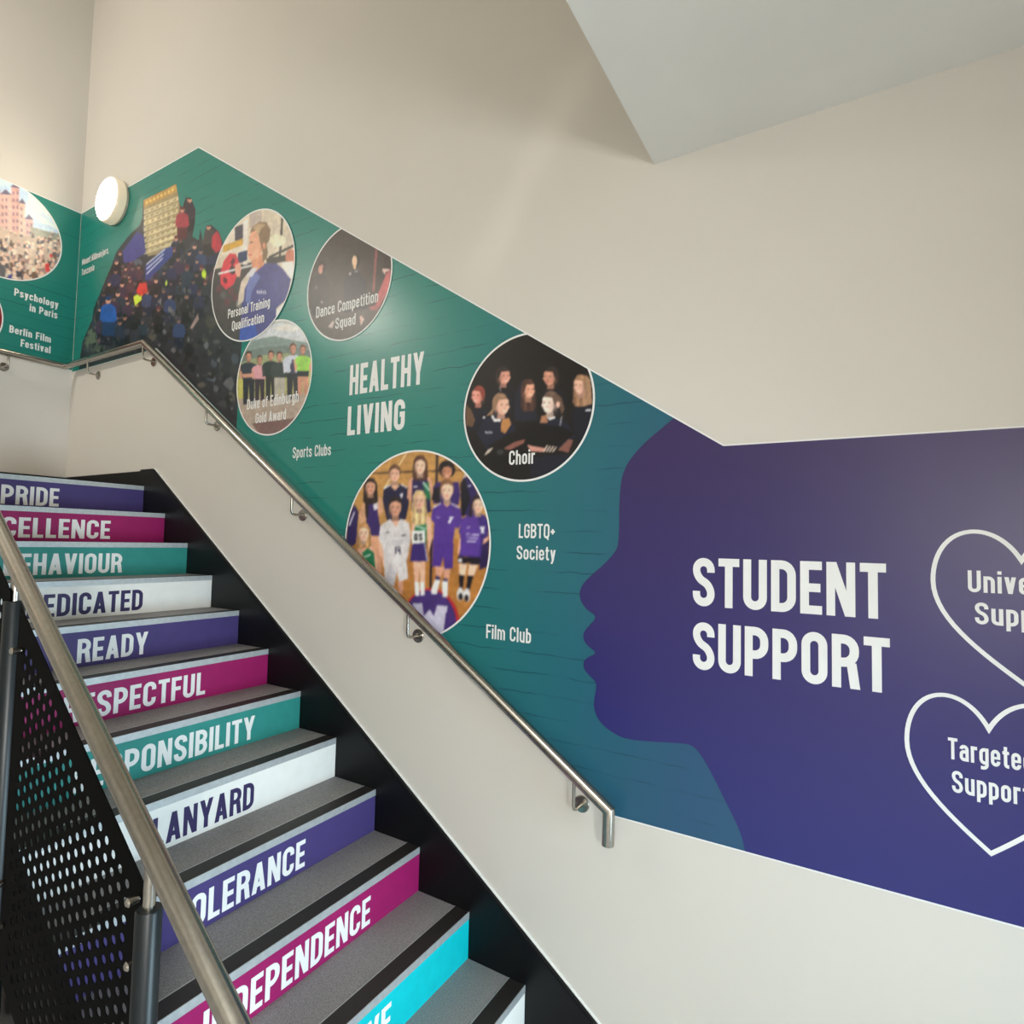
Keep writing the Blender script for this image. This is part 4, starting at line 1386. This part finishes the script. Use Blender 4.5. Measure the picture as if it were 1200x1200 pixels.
    for q in glyph('G', .2)[0]: p.poly([(429 + v.x * 46, 568 - v.y * 42) for v in q], (40, 38, 44))
    for q in glyph('S', .2)[0]: p.poly([(456 + v.x * 46, 567 - v.y * 42) for v in q], (40, 38, 44))
    p.poly([(432, 810), (458, 810), (460, 890), (436, 890)], (222, 220, 220)); p.poly([(464, 810), (490, 810), (492, 886), (468, 890)], (222, 220, 220))
    p.face(460, 335, 33, 50, (224, 176, 150), (206, 174, 126), long=2.7, smile=1)
    # front boy all purple
    p.poly([(555, 720), (645, 720), (630, 810), (605, 810), (600, 740), (580, 800), (555, 800)], SK2)
    p.poly([(528, 440), (540, 375), (590, 350), (640, 350), (700, 380), (712, 450), (690, 500), (670, 490), (655, 590), (540, 590), (548, 470)], pu); p.poly([(540, 580), (660, 580), (655, 730), (608, 735), (600, 660), (585, 720), (535, 720)], (76, 48, 132))
    p.line(542, 375, 585, 350, 7, (214, 212, 224)); p.line(645, 350, 695, 376, 7, (214, 212, 224)); p.line(562, 430, 582, 432, 5, (222, 222, 230)); p.poly([(625, 460), (640, 440), (632, 430), (666, 428), (650, 444), (640, 468)], (222, 222, 230))
    p.poly([(600, 350), (622, 372), (646, 350)], (206, 156, 132))
    p.poly([(556, 770), (582, 780), (580, 800), (556, 795)], (50, 38, 84)); p.poly([(600, 790), (628, 790), (628, 808), (600, 806)], (50, 38, 84))
    p.poly([(552, 796), (582, 800), (562, 880), (532, 880), (530, 860)], (222, 220, 222)); p.poly([(592, 806), (626, 806), (624, 896), (598, 898)], (222, 220, 222))
    p.face(622, 275, 38, 56, SK3, (112, 76, 52), smile=1)
    # front girl at right, purple shirt, black shorts and socks
    p.poly([(694, 560), (712, 520), (735, 560), (700, 660), (684, 640)], SK); p.poly([(830, 560), (862, 540), (850, 640), (828, 660)], SK)
    p.poly([(820, 600), (872, 560), (862, 720), (810, 740)], (40, 28, 70))
    p.poly([(690, 520), (712, 440), (760, 410), (840, 415), (872, 460), (862, 545), (836, 560), (822, 668), (692, 660), (712, 540)], pu2); p.poly([(700, 470), (725, 430), (800, 420), (820, 500), (810, 660), (700, 652)], (84, 54, 140))
    p.line(738, 492, 760, 488, 5, (222, 222, 230)); p.poly([(808, 486), (846, 488), (836, 505), (842, 530), (828, 520), (820, 530), (824, 505)], (222, 222, 230))
    for i in range(3):
        p.line(735, 530 + i * 20, 812 - i * 10, 534 + i * 20, 7, (196, 190, 216))
    p.poly([(686, 660), (818, 670), (808, 712), (752, 706), (746, 690), (738, 706), (684, 696)], (26, 22, 30)); p.ell(699, 684, 12, 12, (206, 204, 210))
    p.poly([(696, 700), (740, 706), (726, 780), (694, 775)], SK3); p.poly([(752, 706), (802, 712), (778, 780), (744, 780)], SK3)
    p.poly([(692, 765), (724, 770), (716, 850), (694, 850)], (26, 24, 30)); p.poly([(742, 770), (778, 774), (756, 856), (734, 850)], (26, 24, 30))
    p.ell(700, 882, 20, 40, (206, 204, 204)); p.ell(738, 888, 20, 42, (206, 204, 204)); p.ell(702, 896, 13, 22, (30, 28, 32)); p.ell(736, 904, 13, 22, (30, 28, 32))
    p.face(804, 360, 33, 50, SK3, (40, 30, 34), smile=1)
    p.poly([(772, 340), (766, 430), (750, 430), (760, 350)], (40, 30, 34))


botclip = [(-6, low(-6) if False else BK[1] + (BE[1] - BK[1]) * (-6 - BK[0]) / (BE[0] - BK[0]) + 0.002), (3, BK[1] + (BE[1] - BK[1]) * (3 - BK[0]) / (BE[0] - BK[0]) + 0.002), (3, 4), (-6, 4)]
roundel(-1.644, -0.013, 0.402, 'round photo of a school sports team on a court', d_sport, (400, 520, 0.2), clip=botclip)

# ================================================================== LEFT WALL MURAL
lm = empty('wall_mural', (LX, 1.0, H + 1.2), 'teal printed mural panel with a town crowd photo on the short landing wall', 'mural')
LT, LB = 2.335, 1.176
def lbox(name, a, b, t0, t1, m, parent):
    bm = bmesh.new()
    add_box(bm, (LX + t0, a[0], a[1] + H), (LX + t1, b[0], b[1] + H))
    return mesh_obj(name, bm, m, parent)
lbox('white_edge', (-0.6, LB - 0.005), (WY - 0.004, LT + 0.006), 0, 0.0012, MT['whitetext'], lm)
lbox('brick_print', (-0.6, LB), (WY - 0.004, LT), 0.0012, 0.0016, MT['teal'], lm)
lettering('caption', [ll('Psychology', (16.3, 346.8), (16.5, 338), (68, 361)), ll('in Paris', (34.3, 365.3), (34.5, 356.5), (67, 373))], P_left, 0.0024, MT['whitetext'], lm, s=0.178, gap=0.10, label='white caption')
lettering('caption', [ll('Berlin Film', (10.5, 390.3), (10.7, 381.6), (59.3, 401)), ll('Festival', (23.8, 406.3), (24, 397.6), (58.8, 414))], P_left, 0.0024, MT['whitetext'], lm, s=0.178, gap=0.10, label='white caption')
lclip = [(-3, -3), (5, -3), (5, LT - 0.001), (-3, LT - 0.001)]


def d_town(p):
    p.poly([(-900, -200), (700, -200), (700, 1300), (-900, 1300)], (186, 206, 232))
    p.poly([(240, 420), (420, 520), (660, 640), (660, 500), (300, 200)], (206, 220, 238))
    # plain pinkish town houses stepping down to the right
    pk_ = [(208, 168, 158), (200, 158, 150), (216, 182, 168), (204, 166, 164)]
    for i, (x0, x1, y0) in enumerate([(-700, -520, 260), (-520, -330, 200), (-330, -150, 240), (-150, 0, 190), (0, 110, 230), (110, 190, 160), (190, 250, 320), (250, 330, 480)]):
        p.poly([(x0, 900), (x0, y0), (x1, y0 + 12), (x1, 900)], pk_[i % 4])
        p.poly([(x0 - 6, y0 + 6), ((x0 + x1) / 2, y0 - 42), (x1 + 6, y0 + 16)], (112, 104, 124))
        for yy in range(int(y0) + 50, 640, 70):
            for xx in range(int(x0) + 16, int(x1) - 20, 38):
                p.poly([(xx, yy), (xx + 16, yy + 2), (xx + 16, yy + 36), (xx, yy + 34)], (132, 106, 122))
    p.poly([(300, 560), (400, 590), (660, 680), (660, 760), (300, 760)], (150, 150, 140))
    for i in range(6):
        p.ell(420 + i * 40, 640 + i * 8, 34, 44, (140, 142, 130), 8)
    p.poly([(-900, 620), (0, 560), (200, 640), (660, 720), (660, 1300), (-900, 1300)], (188, 166, 150))
    for i in range(330):
        y = 600 + 540 * (i / 330) ** .9
        x = random.uniform(-500, 650)
        r = 9 + (y - 600) * .026
        p.poly([(x - r * 1.5, y + r * 4), (x - r * 1.2, y + r * 1.1), (x + r * 1.2, y + r * 1.1), (x + r * 1.5, y + r * 4)], random.choice(((90, 80, 84), (150, 120, 116), (110, 104, 112), (200, 186, 176), (70, 66, 76), (176, 140, 132))))
        p.ell(x, y, r, r * 1.25, random.choice(((226, 190, 170), (214, 172, 150), (110, 84, 70), (236, 206, 186))), 7)
    p.poly([(450, 940), (490, 930), (500, 1010), (455, 1020)], (214, 62, 62)); p.ell(510, 855, 16, 20, (206, 66, 62)); p.poly([(80, 1050), (130, 1040), (110, 1090), (80, 1090)], (70, 74, 140))
    p.poly([(-200, 930), (0, 920), (60, 1000), (0, 1300), (-200, 1300)], (96, 92, 96))


roundel(1.473, 2.018, 0.337, 'round photo of a crowd before pinkish buildings', d_town, (0, 200, 80 / 686), conv=onl, P=P_left, clip=lclip, parent=lm)


def d_film(p):
    p.poly([(-2000, -2000), (3000, -2000), (3000, 3000), (-2000, 3000)], (120, 24, 36))
    p.poly([(-2000, 900), (3000, 900), (3000, 3000), (-2000, 3000)], (70, 20, 30))


roundel(1.225, 1.40, 0.285, 'sliver of a round red photo', d_film, (0, 340, 0.1), conv=onl, P=P_left, parent=lm)

# ================================================================== WALL HANDRAIL
RY = WY - 0.070
RZ = H + 1.176
A_, B_ = Vector((-3.768, RY, RZ)), Vector((-0.716, RY, H - 0.866))
hr = empty('wall_handrail', (-2.2, WY, H), 'brushed steel tube handrail on brackets along the mural wall and round the landing', 'handrail')
bm = bmesh.new()
add_tube(bm, [(LX + 0.07, -1.2, RZ), (LX + 0.07, RY, RZ), A_, B_, (-0.718, RY, H - 0.977)], 0.0205, 28)
mesh_obj('rail_tube', bm, MT['steel'], hr)


def bracket_bm(base, out, top):
    """round wall plate is a sub-part; arm runs out from the wall and turns up under the rail"""
    bm = bmesh.new()
    b = Vector(base)
    e = b + Vector(out)
    k = 0.018
    o = Vector(out).normalized()
    pts = [b + o * .004, e - o * k, e - o * k * .3 + Vector((0, 0, k * .3)), e + Vector((0, 0, k)), e + Vector((0, 0, top))]
    add_tube(bm, pts, 0.006, 12)
    return bm


def plate_bm(base, out):
    bm = bmesh.new()
    add_lathe(bm, base, out, [(0, .0), (0.029, 0.0), (0.029, .005), (0.027, .007), (0.010, .008), (0.009, .014), (0, .014)], 28)
    return bm


first = None
for px in [(115.8, 440), (180.8, 424.2), (255, 499.2), (355.4, 603.7), (490.5, 745), (682, 941.7)]:
    x, z = onw(*px)
    zr = RZ if x < A_.x else A_.z + (B_.z - A_.z) * (x - A_.x) / (B_.x - A_.x)
    base = Vector((x, WY, z + H))
    bo = mesh_obj('bracket', bracket_bm(base, (0, -0.070, 0), zr - 0.018 - base.z), MT['steel'], hr)
    po = mesh_obj('wall_plate', plate_bm(base, (0, -1, 0)), MT['steel'], bo)
    set_auto(po)
base = Vector((LX, 1.527, H + 1.094))
bo = mesh_obj('bracket', bracket_bm(base, (0.070, 0, 0), RZ - 0.018 - base.z), MT['steel'], hr)
set_auto(mesh_obj('wall_plate', plate_bm(base, (1, 0, 0)), MT['steel'], bo))

# ================================================================== ROUND WALL LAMP
lx, lz = -4.345, 2.255 + H
lamp = empty('wall_lamp', (lx, WY, lz), 'lit round white wall lamp on the mural beside the room corner', 'lamp')
bm = bmesh.new(); add_lathe(bm, (lx, WY, lz), (0, -1, 0), [(0, 0.0), (0.142, 0.0), (0.142, 0.020), (0, 0.020)], 48)
set_auto(mesh_obj('base', bm, MT['lampbase'], lamp))
bm = bmesh.new(); add_lathe(bm, (lx, WY, lz), (0, -1, 0), [(0.149, 0.016), (0.152, 0.020), (0.152, 0.062), (0.149, 0.070), (0.142, 0.074), (0.142, 0.016), (0.149, 0.016)], 48)
set_auto(mesh_obj('rim', bm, MT['lamprim'], lamp, 'cream plastic rim'))
bm = bmesh.new(); add_lathe(bm, (lx, WY, lz), (0, -1, 0), [(0, 0.024), (0.141, 0.024), (0.141, 0.074), (0.134, 0.080), (0.10, 0.084), (0, 0.086)], 48)
set_auto(mesh_obj('diffuser', bm, MT['lampface'], lamp, 'glowing opal diffuser'), 60)

# ================================================================== OPEN-SIDE BALUSTRADE
bal = empty('balustrade', (-1.195, 0.65, 0), 'black perforated panel balustrade with posts and steel handrail on the open stair side', 'balustrade')
DY = -0.0247
mm = RISE / GO
ry = lambda X: 0.65 + DY * (X + 1.3)
rz = lambda X: H - 0.5374 - mm * (X + 1.3)
bm = bmesh.new()
add_tube(bm, [(-3.75, ry(-3.75), rz(-3.75)), (-0.50, ry(-0.50), rz(-0.50)), (-0.50, ry(-.5), rz(-.5) - 0.16)], 0.0212, 32)
mesh_obj('handrail', bm, MT['steel'], bal, 'brushed steel tube handrail')
NZat = lambda X: NZ - mm * (X - NX)
POSTS = [(-1.190, H - 0.722), (-1.949, H - 0.184), (-2.70, H + 0.34), (-3.44, H + 0.86)]
for x, zt in POSTS:
    y = min(ry(x), 0.667)
    zb = NZat(x) - 0.32
    zb = max(0.0, zb)
    bm = bmesh.new()
    add_lathe(bm, (x, y, zb), (0, 0, 1), [(0, 0), (0.0235, 0), (0.0235, zt - zb - .003), (0.0215, zt - zb), (0, zt - zb)], 28)
    po = mesh_obj('post', bm, MT['post'], bal); set_auto(po)
    bm = bmesh.new()
    add_tube(bm, [(x, y, zt - 0.002), (x, ry(x), rz(x) - 0.015)], 0.0115, 16)
    mesh_obj('stem', bm, MT['steel'], po, 'steel rod carrying the handrail')


def perforated(poly, lat0, pitch, ang, rad, margin, y0, y1, name, label):
    """sheet with staggered round holes, made as a filled 2D curve with thickness"""
    cu = bpy.data.curves.new('sheet', 'CURVE')
    cu.dimensions = '2D'
    cu.fill_mode = 'BOTH'
    cu.extrude = (y1 - y0) / 2

    def spline(pts):
        s = cu.splines.new('POLY')
        s.points.add(len(pts) - 1)
        for p, q in zip(s.points, pts):
            p.co = (q[0], q[1], 0, 1)
        s.use_cyclic_u = True
    spline(poly)
    a1 = (math.cos(ang) * pitch, math.sin(ang) * pitch)
    a2 = (math.cos(ang + math.pi / 3) * pitch, math.sin(ang + math.pi / 3) * pitch)

    def ok(x, z):
        if not pin(x, z, poly): return False
        for i in range(len(poly)):
            p, q = poly[i - 1], poly[i]
            d = Vector((q[0] - p[0], q[1] - p[1]))
            t = max(0, min(1, ((x - p[0]) * d.x + (z - p[1]) * d.y) / d.length_squared))
            if math.hypot(x - p[0] - d.x * t, z - p[1] - d.y * t) < margin: return False
        return True
    cnt = 0
    for i in range(-60, 61):
        for j in range(-60, 61):
            x = lat0[0] + i * a1[0] + j * a2[0]
            z = lat0[1] + i * a1[1] + j * a2[1]
            if ok(x, z):
                spline([(x + rad * math.cos(2 * math.pi * k / 14), z + rad * math.sin(2 * math.pi * k / 14)) for k in range(14)])
                cnt += 1
    tmp = bpy.data.objects.new('sheet', cu)
    COL.objects.link(tmp)
    dg = bpy.context.evaluated_depsgraph_get()
    me = bpy.data.meshes.new_from_object(tmp.evaluated_get(dg))
    bpy.data.objects.remove(tmp)
    bm = bmesh.new()
    bm.from_mesh(me)
    bpy.data.meshes.remove(me)
    for v in bm.verts:
        v.co = Vector((v.co.x, (y0 + y1) / 2 - v.co.z, v.co.y))
    bmesh.ops.recalc_face_normals(bm, faces=bm.faces)
    return mesh_obj(name, bm, MT['panelblack'], bal, label)


PS = 0.77           # slope of the sheet edges
ptop = lambda X: H - 0.694 - PS * (X + 1.213)
pbot = lambda X: H - 1.155 - 0.72 * (X + 1.79)
PY = 0.652
holes = dict(pitch=0.0362, ang=math.radians(25.8), rad=0.0098, margin=0.044, y0=PY - 0.0012, y1=PY + 0.0012)
xa, xb = -1.872, -1.221
perforated([(xa, pbot(xa)), (xb, pbot(xb)), (xb, ptop(xb)), (xa, ptop(xa))], (-1.294, H - 0.852), name='perforated_panel', label='black perforated sheet between the two front posts', **holes)
xa2, xb2 = -2.63, -1.935
perforated([(xa2, pbot(xa2)), (xb2, pbot(xb2)), (xb2, ptop(xb2) - .02), (xa2, ptop(xa2) - .02)], (-2.2913, H - 0.4027), name='perforated_panel', label='black perforated sheet farther up the stair', **holes)
# panel clamps: stainless buttons beside the posts
for (x, z) in [(xb - 0.012, ptop(xb) - 0.03), (xb - 0.004, H - 0.835), (xa + 0.03, H - 0.30), (xa + 0.02, H - 0.985), (xa + 0.005, H - 0.885), (xb - 0.012, pbot(xb) + .05)]:
    bm = bmesh.new()
    add_lathe(bm, (x, PY - 0.026, z), (0, 1, 0), [(0, 0), (0.006, 0.0), (0.009, 0.003), (0.009, 0.022), (0.006, 0.025), (0, 0.025)], 20)
    cl = mesh_obj('panel_clamp', bm, MT['steel'], bal, 'steel panel clamp'); set_auto(cl)
